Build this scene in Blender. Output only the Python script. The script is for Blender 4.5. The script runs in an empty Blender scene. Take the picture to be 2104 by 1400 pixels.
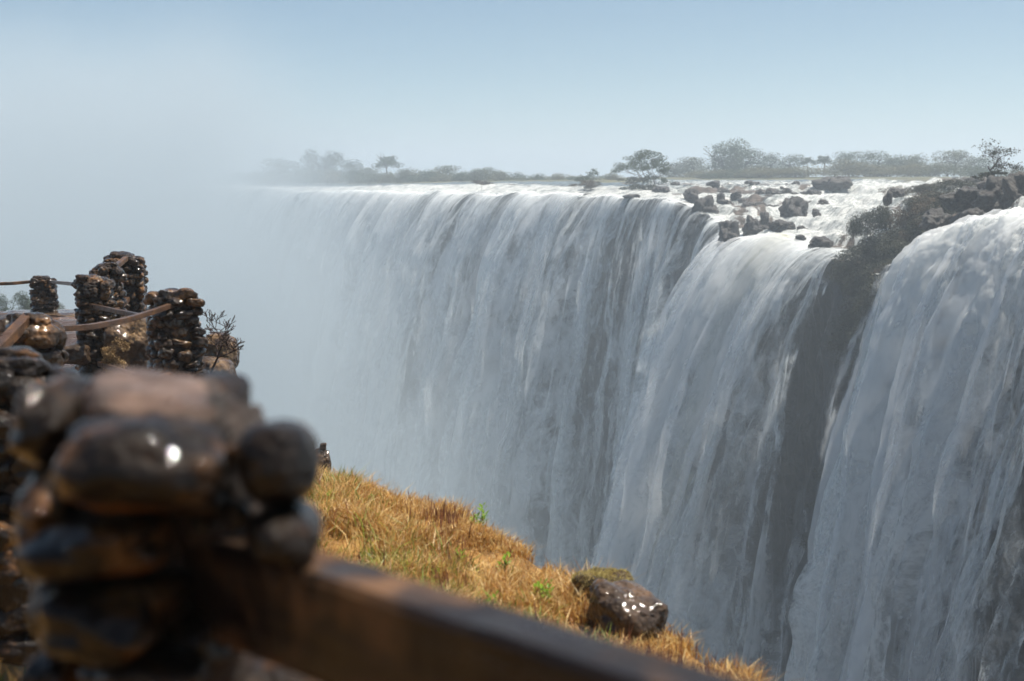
import bpy, bmesh, math, random
import numpy as np
from mathutils import Vector, Matrix, Euler

R = math.radians
sc = bpy.context.scene
COL = sc.collection
F = 2922.0                       # focal length in photograph pixels (50 mm on a 36 mm sensor)
PITCH = math.atan((700 - 366) / F)
CP, SP = math.cos(PITCH), math.sin(PITCH)


def at(px, py, Y):
    """world point seen at photograph pixel (px, py), Y metres ahead of the camera"""
    rx, rz = (px - 1052) / F, -(py - 700) / F
    d = (rx, CP + rz * SP, -SP + rz * CP)
    k = Y / d[1]
    return Vector((d[0] * k, Y, d[2] * k))


def pix(x, y, z):
    f = y * CP - z * SP
    u = y * SP + z * CP
    return 1052 + F * x / f, 700 - F * u / f


# ------------------------------------------------------------------ noise
def _hash(ix, iy, iz, seed):
    M = np.uint64(0xFFFFFFFF)
    h = (ix.astype(np.int64).astype(np.uint64) * np.uint64(374761393) + iy.astype(np.int64).astype(np.uint64) * np.uint64(668265263)
         + iz.astype(np.int64).astype(np.uint64) * np.uint64(2246822519) + np.uint64(seed * 3266489917 % 4294967296)) & M
    h = ((h ^ (h >> np.uint64(13))) * np.uint64(1274126177)) & M
    h = ((h ^ (h >> np.uint64(16))) * np.uint64(2654435761)) & M
    h = h ^ (h >> np.uint64(15))
    return h.astype(np.float64) / 4294967295.0 * 2 - 1


def vnoise(x, y, z, seed=0):
    x, y, z = np.broadcast_arrays(np.asarray(x, float), np.asarray(y, float), np.asarray(z, float))
    ix, iy, iz = np.floor(x), np.floor(y), np.floor(z)
    fx, fy, fz = x - ix, y - iy, z - iz
    fx, fy, fz = (t * t * t * (t * (t * 6 - 15) + 10) for t in (fx, fy, fz))
    r = 0
    for dx in (0, 1):
        wx = fx if dx else 1 - fx
        for dy in (0, 1):
            wy = fy if dy else 1 - fy
            for dz in (0, 1):
                wz = fz if dz else 1 - fz
                r = r + wx * wy * wz * _hash(ix + dx, iy + dy, iz + dz, seed)
    return r


def fbm(x, y, z, seed=0, octv=4, gain=0.5, lac=2.03):
    a, s, n = 1.0, 0.0, 0.0
    x, y, z = np.asarray(x, float), np.asarray(y, float), np.asarray(z, float)
    for k in range(octv):
        s = s + a * vnoise(x, y, z, seed + 17 * k)
        n += a
        a *= gain
        x, y, z = x * lac + 5.3, y * lac + 1.7, z * lac + 9.1
    return s / n * 1.6


def sstep(a, b, x):
    t = np.clip((np.asarray(x, float) - a) / (b - a), 0, 1)
    return t * t * (3 - 2 * t)


# ------------------------------------------------------------------ objects
def tag(o, label=None, cat=None, group=None, kind=None):
    if label: o['label'] = label
    if cat: o['category'] = cat
    if group: o['group'] = group
    if kind: o['kind'] = kind
    return o


def link(o, parent=None):
    COL.objects.link(o)
    if parent: o.parent = parent
    return o


def empty(name, loc=(0, 0, 0), rz=0):
    o = bpy.data.objects.new(name, None)
    o.location = loc
    o.rotation_euler = (0, 0, rz)
    o.empty_display_size = 0.2
    return link(o)


def npmesh(name, V, Fc, mat=None, smooth=True):
    """mesh from numpy arrays; Fc is (n,3) or (n,4)"""
    me = bpy.data.meshes.new(name)
    V = np.ascontiguousarray(V, dtype=np.float32)
    Fc = np.ascontiguousarray(Fc, dtype=np.int32)
    k = Fc.shape[1]
    me.vertices.add(len(V))
    me.vertices.foreach_set('co', V.ravel())
    me.loops.add(Fc.size)
    me.loops.foreach_set('vertex_index', Fc.ravel())
    me.polygons.add(len(Fc))
    me.polygons.foreach_set('loop_start', np.arange(0, Fc.size, k, dtype=np.int32))
    me.polygons.foreach_set('loop_total', np.full(len(Fc), k, dtype=np.int32))
    me.polygons.foreach_set('use_smooth', np.full(len(Fc), smooth))
    me.update(calc_edges=True)
    me.validate()
    if mat: me.materials.append(mat)
    return me


def fattr(me, name, vals):
    a = me.attributes.new(name, 'FLOAT', 'POINT')
    a.data.foreach_set('value', np.ascontiguousarray(vals, dtype=np.float32).ravel())


def cattr(me, name, vals):
    a = me.attributes.new(name, 'FLOAT_VECTOR', 'POINT')
    a.data.foreach_set('vector', np.ascontiguousarray(vals, dtype=np.float32).ravel())


def grid_faces(n, m):
    i, j = np.meshgrid(np.arange(n - 1), np.arange(m - 1), indexing='ij')
    a = (i * m + j).ravel()
    return np.stack([a, a + m, a + m + 1, a + 1], 1)


def mobj(name, me, parent=None, loc=None, rot=None, scl=None):
    o = bpy.data.objects.new(name, me)
    if loc is not None: o.location = loc
    if rot is not None: o.rotation_euler = rot
    if scl is not None: o.scale = scl
    return link(o, parent)


def copy_tree(o, parent=None):
    c = o.copy()
    link(c, parent)
    for ch in [x for x in o.children]:
        copy_tree(ch, c)
    return c


# ------------------------------------------------------------------ materials
class NT:
    def __init__(self, name):
        self.m = bpy.data.materials.new(name)
        self.m.use_nodes = True
        self.t = self.m.node_tree
        self.t.nodes.clear()
        self.out = self.n('ShaderNodeOutputMaterial')

    def n(self, typ, **kw):
        nd = self.t.nodes.new(typ)
        for k, v in kw.items():
            if k.startswith('_'):
                continue
            setattr(nd, k, v)
        return nd

    def l(self, a, b):
        self.t.links.new(a, b)

    def val(self, sock, v):
        if isinstance(v, bpy.types.NodeSocket):
            self.l(v, sock)
        elif v is not None:
            sock.default_value = v

    def math(self, op, a, b=None, c=None, clamp=False):
        nd = self.n('ShaderNodeMath', operation=op, use_clamp=clamp)
        self.val(nd.inputs[0], a)
        if b is not None: self.val(nd.inputs[1], b)
        if c is not None: self.val(nd.inputs[2], c)
        return nd.outputs[0]

    def noise(self, vec, scale, detail=4, rough=0.55, dist=0.0, lac=2.0):
        nd = self.n('ShaderNodeTexNoise')
        nd.inputs['Scale'].default_value = scale
        nd.inputs['Detail'].default_value = detail
        nd.inputs['Roughness'].default_value = rough
        nd.inputs['Distortion'].default_value = dist
        if vec is not None: self.l(vec, nd.inputs['Vector'])
        return nd.outputs['Fac']

    def ramp(self, fac, stops):
        nd = self.n('ShaderNodeValToRGB')
        cr = nd.color_ramp
        while len(cr.elements) > len(stops): cr.elements.remove(cr.elements[-1])
        while len(cr.elements) < len(stops): cr.elements.new(1.0)
        for e, (p, c) in zip(cr.elements, stops):
            e.position = p
            e.color = (*c, 1) if len(c) == 3 else c
        self.val(nd.inputs[0], fac)
        return nd.outputs[0]

    def mixc(self, fac, a, b):
        nd = self.n('ShaderNodeMix', data_type='RGBA')
        self.val(nd.inputs[0], fac)
        for s, v in ((6, a), (7, b)):
            if isinstance(v, tuple): v = (*v, 1) if len(v) == 3 else v
            self.val(nd.inputs[s], v)
        return nd.outputs[2]

    def mixs(self, fac, a, b):
        nd = self.n('ShaderNodeMixShader')
        self.val(nd.inputs[0], fac)
        self.l(a, nd.inputs[1])
        self.l(b, nd.inputs[2])
        return nd.outputs[0]

    def attr(self, name):
        return self.n('ShaderNodeAttribute', attribute_name=name)

    def obj(self):
        return self.n('ShaderNodeTexCoord').outputs['Object']

    def pos(self):
        return self.n('ShaderNodeNewGeometry').outputs['Position']

    def mapping(self, vec, scale=(1, 1, 1), loc=(0, 0, 0)):
        nd = self.n('ShaderNodeMapping')
        nd.inputs['Scale'].default_value = scale
        nd.inputs['Location'].default_value = loc
        self.l(vec, nd.inputs['Vector'])
        return nd.outputs[0]

    def bump(self, h, strength=0.5, dist=0.05, normal=None):
        nd = self.n('ShaderNodeBump')
        nd.inputs['Strength'].default_value = strength
        nd.inputs['Distance'].default_value = dist
        self.l(h, nd.inputs['Height'])
        if normal is not None: self.l(normal, nd.inputs['Normal'])
        return nd.outputs[0]

    def bsdf(self, color, rough=0.7, normal=None, spec=0.5, **kw):
        nd = self.n('ShaderNodeBsdfPrincipled')
        if isinstance(color, tuple): color = (*color, 1) if len(color) == 3 else color
        self.val(nd.inputs['Base Color'], color)
        self.val(nd.inputs['Roughness'], rough)
        self.val(nd.inputs['Specular IOR Level'], spec)
        for k, v in kw.items():
            self.val(nd.inputs[k.replace('_', ' ')], v)
        if normal is not None: self.l(normal, nd.inputs['Normal'])
        return nd.outputs[0]

    def surf(self, s):
        self.l(s, self.out.inputs['Surface'])
        return self.m


def mat_wet_stone(name, scale=1.0, dark=(.016, .012, .010), mid=(.05, .030, .018), warm=(.16, .075, .028), amount=.5, droplets=1.0, coat=.035, cw=1.0):
    t = NT(name)
    geo = t.pos()
    a = t.noise(geo, 9 * scale, 5, .6)
    b = t.noise(geo, 28 * scale, 4, .6, .3)
    c1 = t.ramp(a, [(.30, dark), (.52, mid), (.60 + .12 * (1 - amount), warm), (.85, (.22, .13, .07))])
    col = t.mixc(t.ramp(b, [(.35, (0, 0, 0)), (.65, (1, 1, 1))]), c1, t.mixc(.72, c1, dark))
    # wet film with beaded water: fine bumps give sparkle
    d = t.n('ShaderNodeTexVoronoi', feature='SMOOTH_F1')
    d.inputs['Scale'].default_value = 60 * scale
    t.l(geo, d.inputs['Vector'])
    bead = t.ramp(d.outputs['Distance'], [(.0, (1, 1, 1)), (.55, (0, 0, 0))])
    n2 = t.noise(geo, 45 * scale, 5, .65)
    nb = t.bump(n2, .38 * droplets, .012 / scale)
    nb = t.bump(bead, .45 * droplets, .012 / scale, nb)
    rough = t.ramp(t.noise(geo, 14 * scale, 4, .6), [(.35, (.05,) * 3), (.7, (.20,) * 3)])
    cf = t.bump(bead, .30 * droplets, .007 / scale)
    cf = t.bump(t.noise(geo, 80 * scale, 3, .6), .16, .006 / scale, cf)
    sh = t.bsdf(col, t.ramp(n2, [(.3, (.35,) * 3), (.7, (.65,) * 3)]), nb, .08)
    pr = sh.node
    pr.inputs['Coat Weight'].default_value = cw
    pr.inputs['Coat Roughness'].default_value = coat
    pr.inputs['Coat IOR'].default_value = 1.4
    t.l(cf, pr.inputs['Coat Normal'])
    return t.surf(sh)


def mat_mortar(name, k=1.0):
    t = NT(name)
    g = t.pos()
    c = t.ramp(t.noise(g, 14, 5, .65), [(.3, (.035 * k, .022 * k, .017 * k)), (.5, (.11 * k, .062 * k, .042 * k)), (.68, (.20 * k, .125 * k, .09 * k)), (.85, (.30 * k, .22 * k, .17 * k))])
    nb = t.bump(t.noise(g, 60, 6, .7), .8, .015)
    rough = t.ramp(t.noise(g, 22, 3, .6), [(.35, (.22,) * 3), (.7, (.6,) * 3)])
    return t.surf(t.bsdf(c, rough, nb, .5))


def mat_wood(name, dry=0.0):
    t = NT(name)
    o = t.obj()
    gr = t.noise(t.mapping(o, (3, 40, 40)), 1.0, 5, .6, .6)
    bl = t.noise(o, 7, 4, .6)
    c = t.ramp(gr, [(.3, (.014 + .03 * dry, .009 + .018 * dry, .007 + .01 * dry)), (.55, (.034 + .07 * dry, .020 + .036 * dry, .013 + .02 * dry)), (.8, (.075 + .10 * dry, .040 + .055 * dry, .02 + .03 * dry))])
    c = t.mixc(t.ramp(bl, [(.5, (0, 0, 0)), (.70, (.8, .8, .8))]), c, (.15, .075, .032))
    nb = t.bump(gr, .5, .006)
    nb = t.bump(t.noise(o, 160, 3, .6), .3, .003, nb)
    rough = t.ramp(bl, [(.3, (.22,) * 3), (.7, (.5,) * 3)])
    return t.surf(t.bsdf(c, rough, nb, .25))


def mat_leaf(name, c0, c1, trans=.35, attr='tint', rough=.6):
    t = NT(name)
    f = t.attr(attr).outputs['Fac']
    c = t.mixc(f, c0, c1)
    d = t.bsdf(c, rough, None, .25)
    tr = t.n('ShaderNodeBsdfTranslucent')
    t.l(c, tr.inputs['Color'])
    return t.surf(t.mixs(trans, d, tr.outputs[0]))


def mat_bark(name, c=(.06, .045, .035)):
    t = NT(name)
    g = t.obj()
    col = t.ramp(t.noise(g, 12, 4, .6), [(.3, tuple(v * .5 for v in c)), (.7, c)])
    return t.surf(t.bsdf(col, .8, None, .2))


def mat_far_rock(name, cool=False):
    t = NT(name)
    g = t.pos()
    a = t.noise(g, .5, 6, .62)
    c = t.ramp(a, [(.3, (.020, .020, .021)), (.5, (.042, .037, .034)), (.65, (.062, .047, .038)), (.8, (.105, .084, .066))])
    if cool:
        c = t.ramp(a, [(.3, (.012, .015, .018)), (.5, (.026, .029, .033)), (.68, (.050, .049, .05)), (.82, (.085, .078, .072))])
    v = t.noise(g, 2.4, 5, .6)
    c = t.mixc(t.ramp(v, [(.42, (0, 0, 0)), (.62, (1, 1, 1))]), c, (.035, .03, .028))
    nb = t.bump(t.noise(g, 1.6, 7, .7), 1.0, .5)
    return t.surf(t.bsdf(c, .45, nb, .4))


def mat_curtain(name, opac=1.0, tint=(.93, .95, .95), green=0.0, fluffy=0.0, trans=.45, bstr=.3, soft=0.0):
    """falling water: white broken streaks, open where the flow thins out"""
    t = NT(name)
    uv = t.attr('flowuv').outputs['Vector']       # metres along the lip, metres fallen
    flow = t.attr('flow').outputs['Fac']
    fall = t.n('ShaderNodeSeparateXYZ')
    t.l(uv, fall.inputs[0])
    w = t.n('ShaderNodeTexNoise', noise_dimensions='2D')
    w.inputs['Scale'].default_value = .22
    w.inputs['Detail'].default_value = 3
    t.l(t.mapping(uv, (1, .45, 1)), w.inputs['Vector'])
    warp = t.n('ShaderNodeVectorMath', operation='SCALE')
    t.l(w.outputs['Color'], warp.inputs[0])
    warp.inputs['Scale'].default_value = 1.6
    uvw = t.n('ShaderNodeVectorMath', operation='ADD')
    t.l(uv, uvw.inputs[0])
    t.l(warp.outputs[0], uvw.inputs[1])
    p = uvw.outputs[0]
    n1 = t.noise(t.mapping(p, (.38 - .1 * soft, .030, 1)), 1.0, 5 - 2 * soft, .58)                 # long streaks
    n2 = t.noise(t.mapping(p, (1.3, .12 + .25 * fluffy, 1)), 1.0, 5, .62, .4)   # strands
    n3 = t.noise(t.mapping(p, (.55, .16 + .2 * fluffy, 1), (7, 3, 0)), 1.0, 6, .66, 1.0)  # falling clumps
    n4 = t.noise(t.mapping(p, (3.2, .8 + 1.8 * fluffy, 1)), 1.0, 5, .7)
    s = t.math('MULTIPLY', t.math('SUBTRACT', n1, .5), 1.7)
    s = t.math('MULTIPLY_ADD', t.math('SUBTRACT', n2, .5), 1.0 - .4 * soft, s)
    s = t.math('MULTIPLY_ADD', t.math('SUBTRACT', n3, .5), 1.9, s)
    s = t.math('MULTIPLY_ADD', t.math('SUBTRACT', n4, .5), .35 + .35 * fluffy, s)
    s = t.math('ADD', s, flow)
    al = t.n('ShaderNodeMapRange', interpolation_type='SMOOTHSTEP')
    al.inputs['From Min'].default_value = .12
    al.inputs['From Max'].default_value = .98
    al.inputs['To Max'].default_value = opac
    t.l(s, al.inputs['Value'])
    thick = t.n('ShaderNodeMapRange')
    thick.inputs['From Min'].default_value = .3
    thick.inputs['From Max'].default_value = 1.4
    t.l(s, thick.inputs['Value'])
    c = t.mixc(thick.outputs[0], (tint[0] * .84, tint[1] * .87, tint[2] * .9), tint)
    if green:
        gn = t.attr('green').outputs['Fac']
        c = t.mixc(t.math('MULTIPLY', gn, green), c, (.38, .36, .20))
    nb = t.bump(t.math('ADD', t.math('MULTIPLY', n3, 1.0), t.math('MULTIPLY', n2, .6)), bstr, .7)
    d = t.n('ShaderNodeBsdfDiffuse')
    t.l(c, d.inputs['Color'])
    t.l(nb, d.inputs['Normal'])
    tr = t.n('ShaderNodeBsdfTranslucent')
    t.l(c, tr.inputs['Color'])
    t.l(nb, tr.inputs['Normal'])
    body = t.mixs(trans, d.outputs[0], tr.outputs[0])
    tp = t.n('ShaderNodeBsdfTransparent')
    return t.surf(t.mixs(al.outputs[0], tp.outputs[0], body))


def mat_river(name):
    t = NT(name)
    g = t.pos()
    foam = t.attr('foam').outputs['Fac']
    rock = t.attr('rock').outputs['Fac']
    veg = t.attr('veg').outputs['Fac']
    st = t.attr('flowuv').outputs['Vector']
    f1 = t.noise(t.mapping(st, (.42, .16, 1)), 1.0, 7, .70, .8)
    f2 = t.noise(t.mapping(st, (1.6, .7, 1)), 1.0, 6, .7, .5)
    fs = t.math('ADD', foam, t.math('ADD', t.math('MULTIPLY', t.math('SUBTRACT', f1, .5), 1.5), t.math('MULTIPLY', t.math('SUBTRACT', f2, .5), 1.2)))
    fm = t.n('ShaderNodeMapRange', interpolation_type='SMOOTHSTEP')
    fm.inputs['From Min'].default_value = .30
    fm.inputs['From Max'].default_value = .95
    t.l(fs, fm.inputs['Value'])
    r1 = t.noise(g, .9, 6, .66)
    rs = t.math('ADD', rock, t.math('MULTIPLY', t.math('SUBTRACT', r1, .5), 1.1))
    rm = t.n('ShaderNodeMapRange', interpolation_type='SMOOTHSTEP')
    rm.inputs['From Min'].default_value = .48
    rm.inputs['From Max'].default_value = .62
    t.l(rs, rm.inputs['Value'])
    nf = t.bump(t.math('ADD', f1, t.math('MULTIPLY', f2, 1.4)), 1.0, .9)
    d = t.n('ShaderNodeBsdfDiffuse')
    t.l(t.ramp(t.math('ADD', t.math('MULTIPLY', f2, .6), t.math('MULTIPLY', f1, .4)), [(.32, (.24, .27, .28)), (.45, (.56, .59, .59)), (.58, (.86, .87, .85))]), d.inputs['Color'])
    t.l(nf, d.inputs['Normal'])
    water = t.bsdf(t.ramp(f1, [(.35, (.035, .045, .045)), (.65, (.16, .18, .17))]), .18, t.bump(f2, .6, .25), .5)
    rc = t.ramp(t.noise(g, 1.3, 6, .65), [(.3, (.03, .026, .022)), (.55, (.085, .06, .045)), (.75, (.15, .105, .075))])
    rc = t.mixc(veg, rc, t.ramp(t.noise(g, .35, 5, .6), [(.3, (.05, .055, .022)), (.55, (.10, .095, .04)), (.75, (.17, .135, .06))]))
    rb = t.bsdf(rc, .55, t.bump(t.noise(g, 2.2, 6, .7), 1.0, .35), .4)
    w = t.mixs(fm.outputs[0], water, d.outputs[0])
    return t.surf(t.mixs(rm.outputs[0], w, rb))


def mat_bank(name):
    t = NT(name)
    g = t.pos()
    rocky = t.attr('rocky').outputs['Fac']
    a = t.noise(g, 3.2, 6, .65)
    soil = t.ramp(a, [(.3, (.07, .036, .014)), (.5, (.24, .13, .04)), (.66, (.36, .21, .07)), (.8, (.26, .18, .07))])
    b = t.noise(g, 1.1, 6, .62)
    rk = t.ramp(b, [(.32, (.020, .014, .011)), (.5, (.065, .034, .02)), (.65, (.14, .072, .038)), (.8, (.20, .12, .07))])
    nb = t.bump(t.noise(g, 9, 7, .68), 1.0, .05)
    wet = t.noise(t.mapping(g, (1, 1, 1)), 2.0, 4, .6)
    rkb = t.bsdf(rk, t.ramp(wet, [(.4, (.1,) * 3), (.62, (.5,) * 3)]), nb, .5)
    sb = t.bsdf(soil, .85, nb, .2)
    m = t.math('ADD', rocky, t.math('MULTIPLY', t.math('SUBTRACT', a, .5), .8))
    mm = t.n('ShaderNodeMapRange', interpolation_type='SMOOTHSTEP')
    mm.inputs['From Min'].default_value = .4
    mm.inputs['From Max'].default_value = .6
    t.l(m, mm.inputs['Value'])
    return t.surf(t.mixs(mm.outputs[0], sb, rkb))


M = {}
M['stone_near'] = mat_wet_stone('wet_stone_near', 1.0, dark=(.005, .004, .0035), mid=(.020, .012, .007), warm=(.13, .058, .018), amount=.6, droplets=1.0, coat=.028, cw=.5)
M['stone_far'] = mat_wet_stone('wet_stone_pillar', .5, dark=(.009, .0065, .0045), mid=(.042, .024, .012), warm=(.17, .085, .030), amount=.85, coat=.06)
M['boulder'] = mat_wet_stone('wet_boulder', .6, dark=(.022, .015, .010), mid=(.075, .046, .027), warm=(.14, .082, .045), amount=.6, coat=.07, droplets=1.0, cw=.7)
M['outcrop'] = mat_wet_stone('brown_outcrop', .4, dark=(.03, .02, .013), mid=(.10, .06, .034), warm=(.20, .125, .06), amount=.8)
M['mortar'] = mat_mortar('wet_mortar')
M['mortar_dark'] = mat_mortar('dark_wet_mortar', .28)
M['wood_near'] = mat_wood('wet_dark_timber', -.22)
M['wood'] = mat_wood('weathered_timber', .5)
M['wood_dark'] = mat_wood('dark_timber', .12)
M['bark'] = mat_bark('grey_bark')
M['twig'] = mat_bark('dark_twig', (.05, .03, .025))
M['leaf_tree'] = mat_leaf('tree_leaves', (.018, .034, .012), (.062, .085, .028), .22)
M['leaf_olive'] = mat_leaf('olive_leaves', (.034, .045, .016), (.10, .105, .042), .22)
M['leaf_tan'] = mat_leaf('reed_leaves', (.065, .066, .026), (.16, .145, .066), .25)
M['leaf_shrub'] = mat_leaf('shrub_leaves', (.016, .020, .012), (.06, .062, .034), .2)
M['leaf_brown'] = mat_leaf('brown_shrub_leaves', (.05, .04, .025), (.14, .10, .06), .2)
M['leaf_bright'] = mat_leaf('bright_leaves', (.09, .20, .015), (.26, .40, .05), .45, rough=.35)
M['grass'] = None
M['far_rock'] = mat_far_rock('basalt')
M['cliff'] = mat_far_rock('wet_basalt_cliff', True)
M['river'] = mat_river('river_rapids')
M['bank'] = mat_bank('bank_ground')
M['moss_gold'] = mat_leaf('golden_moss', (.24, .19, .05), (.52, .42, .15), .3)
M['moss'] = mat_leaf('moss', (.16, .10, .045), (.40, .27, .13), .3)


def mat_grass():
    t = NT('dry_grass_blades')
    c = t.attr('gcol').outputs['Vector']
    d = t.bsdf(c, .45, None, .4)
    tr = t.n('ShaderNodeBsdfTranslucent')
    t.l(c, tr.inputs['Color'])
    return t.surf(t.mixs(.45, d, tr.outputs[0]))


M['grass'] = mat_grass()

# ------------------------------------------------------------------ world, sun, camera
SUN_EL, SUN_AZ = 68.0, 74.0       # azimuth clockwise from straight ahead (+Y) towards the right (+X)
w = bpy.data.worlds.new('World')
sc.world = w
w.use_nodes = True
nt = w.node_tree
bg = nt.nodes['Background']
sky = nt.nodes.new('ShaderNodeTexSky')
sky.sky_type = 'NISHITA'
sky.sun_disc = False
sky.sun_elevation = R(SUN_EL)
sky.sun_rotation = R(SUN_AZ)
sky.altitude = 2500
sky.air_density = 1.0
sky.dust_density = 0.5
sky.ozone_density = 2.0
tint = nt.nodes.new('ShaderNodeMix')
tint.data_type = 'RGBA'
tint.blend_type = 'MULTIPLY'
tint.inputs[0].default_value = 1.0
tint.inputs[7].default_value = (.80, .95, .955, 1)
nt.links.new(sky.outputs[0], tint.inputs[6])
nt.links.new(tint.outputs[2], bg.inputs[0])
bg.inputs[1].default_value = 0.047

sd = bpy.data.lights.new('sun', 'SUN')
sd.energy = 5.0
sd.angle = R(.53)
sd.color = (1.0, .93, .82)
sun = link(bpy.data.objects.new('sun', sd))
sv = Vector((math.sin(R(SUN_AZ)) * math.cos(R(SUN_EL)), math.cos(R(SUN_AZ)) * math.cos(R(SUN_EL)), math.sin(R(SUN_EL))))
sun.rotation_euler = (-sv).to_track_quat('-Z', 'Y').to_euler()

cd = bpy.data.cameras.new('camera')
cd.lens = 50
cd.sensor_width = 36
cd.clip_start = .05
cd.clip_end = 12000
cd.dof.use_dof = True
cd.dof.focus_distance = 22
cd.dof.aperture_fstop = 2.7
cam = link(bpy.data.objects.new('camera', cd))
cam.rotation_euler = (R(90) - PITCH, 0, 0)
sc.camera = cam

# ------------------------------------------------------------------ the lip of the falls
LIP = [(250, 600, -3.2), (400, 545, -3.2), (500, 500, -3.3), (650, 440, -3.2), (800, 400, -2.6), (1000, 340, -2.2), (1150, 300, -2.4),
       (1300, 262, -3.0), (1400, 236, -3.8), (1460, 220, -5.5), (1510, 205, -9.0), (1560, 198, -8.4), (1640, 188, -7.6), (1700, 180, -9.0),
       (1740, 168, -9.8), (1790, 146, -10.2), (1830, 131, -8.6), (1900, 122, -6.2), (1960, 116, -4.6), (2040, 109, -3.2), (2104, 103, -2.6),
       (2300, 88, -2.4), (2550, 74, -2.4)]
ROLL = ([250, 560, 660, 800, 1000, 1150, 1290, 1400, 2600], [.3, .5, 1.0, 1.5, 1.3, 1.1, .5, .2, .2])
LIP = [(p, D, z - float(np.interp(p, *ROLL))) for p, D, z in LIP]
LP = np.array([((p - 1052) / F * D / CP, D, z) for p, D, z in LIP])
LPX = np.array([p for p, D, z in LIP], float)
seg = np.r_[0, np.cumsum(np.linalg.norm(np.diff(LP[:, :2], axis=0), axis=1))]
SL = seg[-1]


def _smooth(s, ys):
    sf = np.arange(0, SL + .5, .5)
    v = np.interp(sf, seg, ys)
    k = np.hanning(25); k /= k.sum()
    v = np.convolve(np.pad(v, 12, 'edge'), k, 'valid')
    return np.interp(s, sf, v)


def lip(s):
    x = _smooth(s, LP[:, 0]) + 1.6 * fbm(s / 7, 0, 0, 3, 5)
    y = _smooth(s, LP[:, 1])
    z = _smooth(s, LP[:, 2]) + .55 * fbm(s / 5, 0, 0, 5, 5)
    return np.stack([x, y, z], -1)


def lip_px(s):
    return np.interp(s, seg, LPX)


def s_of_px(p):
    return float(np.interp(p, LPX, seg))


NUP = np.array([.952, .307])
# every control is (photo x, photo y, distance): they fix the height of river bed and banks
CTRL = [(1500, 380, 290), (1500, 402, 252), (1480, 425, 236), (1550, 430, 225), (1550, 470, 210), (1600, 395, 262), (1600, 440, 224), (1650, 472, 203),
        (1650, 420, 232), (1700, 402, 252), (1700, 445, 218), (1700, 480, 196), (1750, 382, 290), (1700, 368, 350), (1850, 366, 340), (1860, 385, 250), (1800, 425, 205),
        (1300, 382, 310), (1300, 376, 350), (1000, 378, 380), (1000, 381, 355), (700, 381, 500), (1500, 371, 380), (2000, 366, 380), (2100, 368, 300), (1400, 386, 280), (1400, 380, 310),
        (1765, 520, 160), (1800, 496, 154), (1850, 470, 149), (1900, 455, 145), (1960, 436, 141), (2030, 396, 138), (2104, 380, 134), (2250, 372, 128),
        (1900, 405, 185), (2000, 385, 190), (2150, 378, 170), (1800, 400, 245), (2200, 420, 108), (2110, 425, 112), (1990, 455, 121)]
cp = [tuple(at(*c)) for c in CTRL]
for s in np.arange(0, SL, 6.0):
    q = lip(np.array([s]))[0]
    q[2] += np.interp(lip_px(s), *ROLL)
    cp.append(tuple(q))
cp = np.array(cp)
_d = np.linalg.norm(cp[:, None, :2] - cp[None, :, :2], axis=-1)
_n = len(cp)
_A = np.zeros((_n + 3, _n + 3))
_A[:_n, :_n] = _d + np.eye(_n) * .6
_P = np.c_[np.ones(_n), cp[:, :2]]
_A[:_n, _n:] = _P
_A[_n:, :_n] = _P.T
_w = np.linalg.solve(_A, np.r_[cp[:, 2], 0, 0, 0])


def rbf(x, y):
    sh = x.shape
    q = np.stack([x.ravel(), y.ravel()], 1)
    o = np.empty(len(q))
    for i in range(0, len(q), 20000):
        b = q[i:i + 20000]
        dd = np.linalg.norm(b[:, None] - cp[None, :, :2], axis=-1)
        o[i:i + 20000] = dd @ _w[:_n] + _w[_n] + b @ _w[_n + 1:]
    return o.reshape(sh)


def poly_dist(x, y, pts):
    d = np.full(x.shape, 1e9)
    for (ax, ay), (bx, by) in zip(pts[:-1], pts[1:]):
        vx, vy = bx - ax, by - ay
        t = np.clip(((x - ax) * vx + (y - ay) * vy) / (vx * vx + vy * vy), 0, 1)
        d = np.minimum(d, np.hypot(x - ax - t * vx, y - ay - t * vy))
    return d


def pw(px, D):
    return ((px - 1052) / F * D / CP, D)


RIDGE = [pw(1765, 160), pw(1800, 154), pw(1850, 149), pw(1900, 145), pw(1960, 141), pw(2030, 138), pw(2104, 134), pw(2250, 128), pw(2500, 118)]
CHAN = [pw(2000, 350), pw(1850, 320), pw(1790, 275), pw(1730, 240), pw(1690, 212), pw(1640, 195)]

# ---- river and far bank: one sheet from the lip to the horizon
s_a = np.r_[np.arange(0, s_of_px(1250), 1.0), np.arange(s_of_px(1250), SL, .42)]
w_a = np.r_[np.arange(0, 40, .42), np.arange(40, 90, 1.5), np.geomspace(90, 2600, 40)]
S, Wd = np.meshgrid(s_a, w_a, indexing='ij')
L0 = lip(s_a)
X = L0[:, 0][:, None] + NUP[0] * Wd
Y = L0[:, 1][:, None] + NUP[1] * Wd
# far out the sheet fans wide so that it reaches the horizon everywhere
fan = sstep(150, 1500, Wd)
X = X + fan * (S / SL - .5) * -200
Z0 = rbf(X, Y)
brg_l = lip_px(s_a)
prf = np.where(brg_l[:, None] < 1400, np.sin(np.pi / 2 * np.clip(Wd / 8.0, 0, 1)), sstep(0, 5, Wd))
Z0 = L0[:, 2][:, None] * (1 - prf) + Z0 * prf
brg = 1052 + F * X / np.maximum(Y, 1)
zfar = -2.7 + 3.0 * sstep(900, 1500, brg)
bl = sstep(70, 130, Wd)
Z = Z0 * (1 - bl) + zfar * bl
ridge_d = poly_dist(X, Y, RIDGE)
chan_d = poly_dist(X, Y, CHAN)
ridge = 1 - sstep(4, 11, ridge_d + 3 * fbm(X / 5, Y / 5, 0, 61, 3))
chan = 1 - sstep(5, 13, chan_d + 3 * fbm(X / 6, Y / 6, 0, 62, 3))
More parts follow.
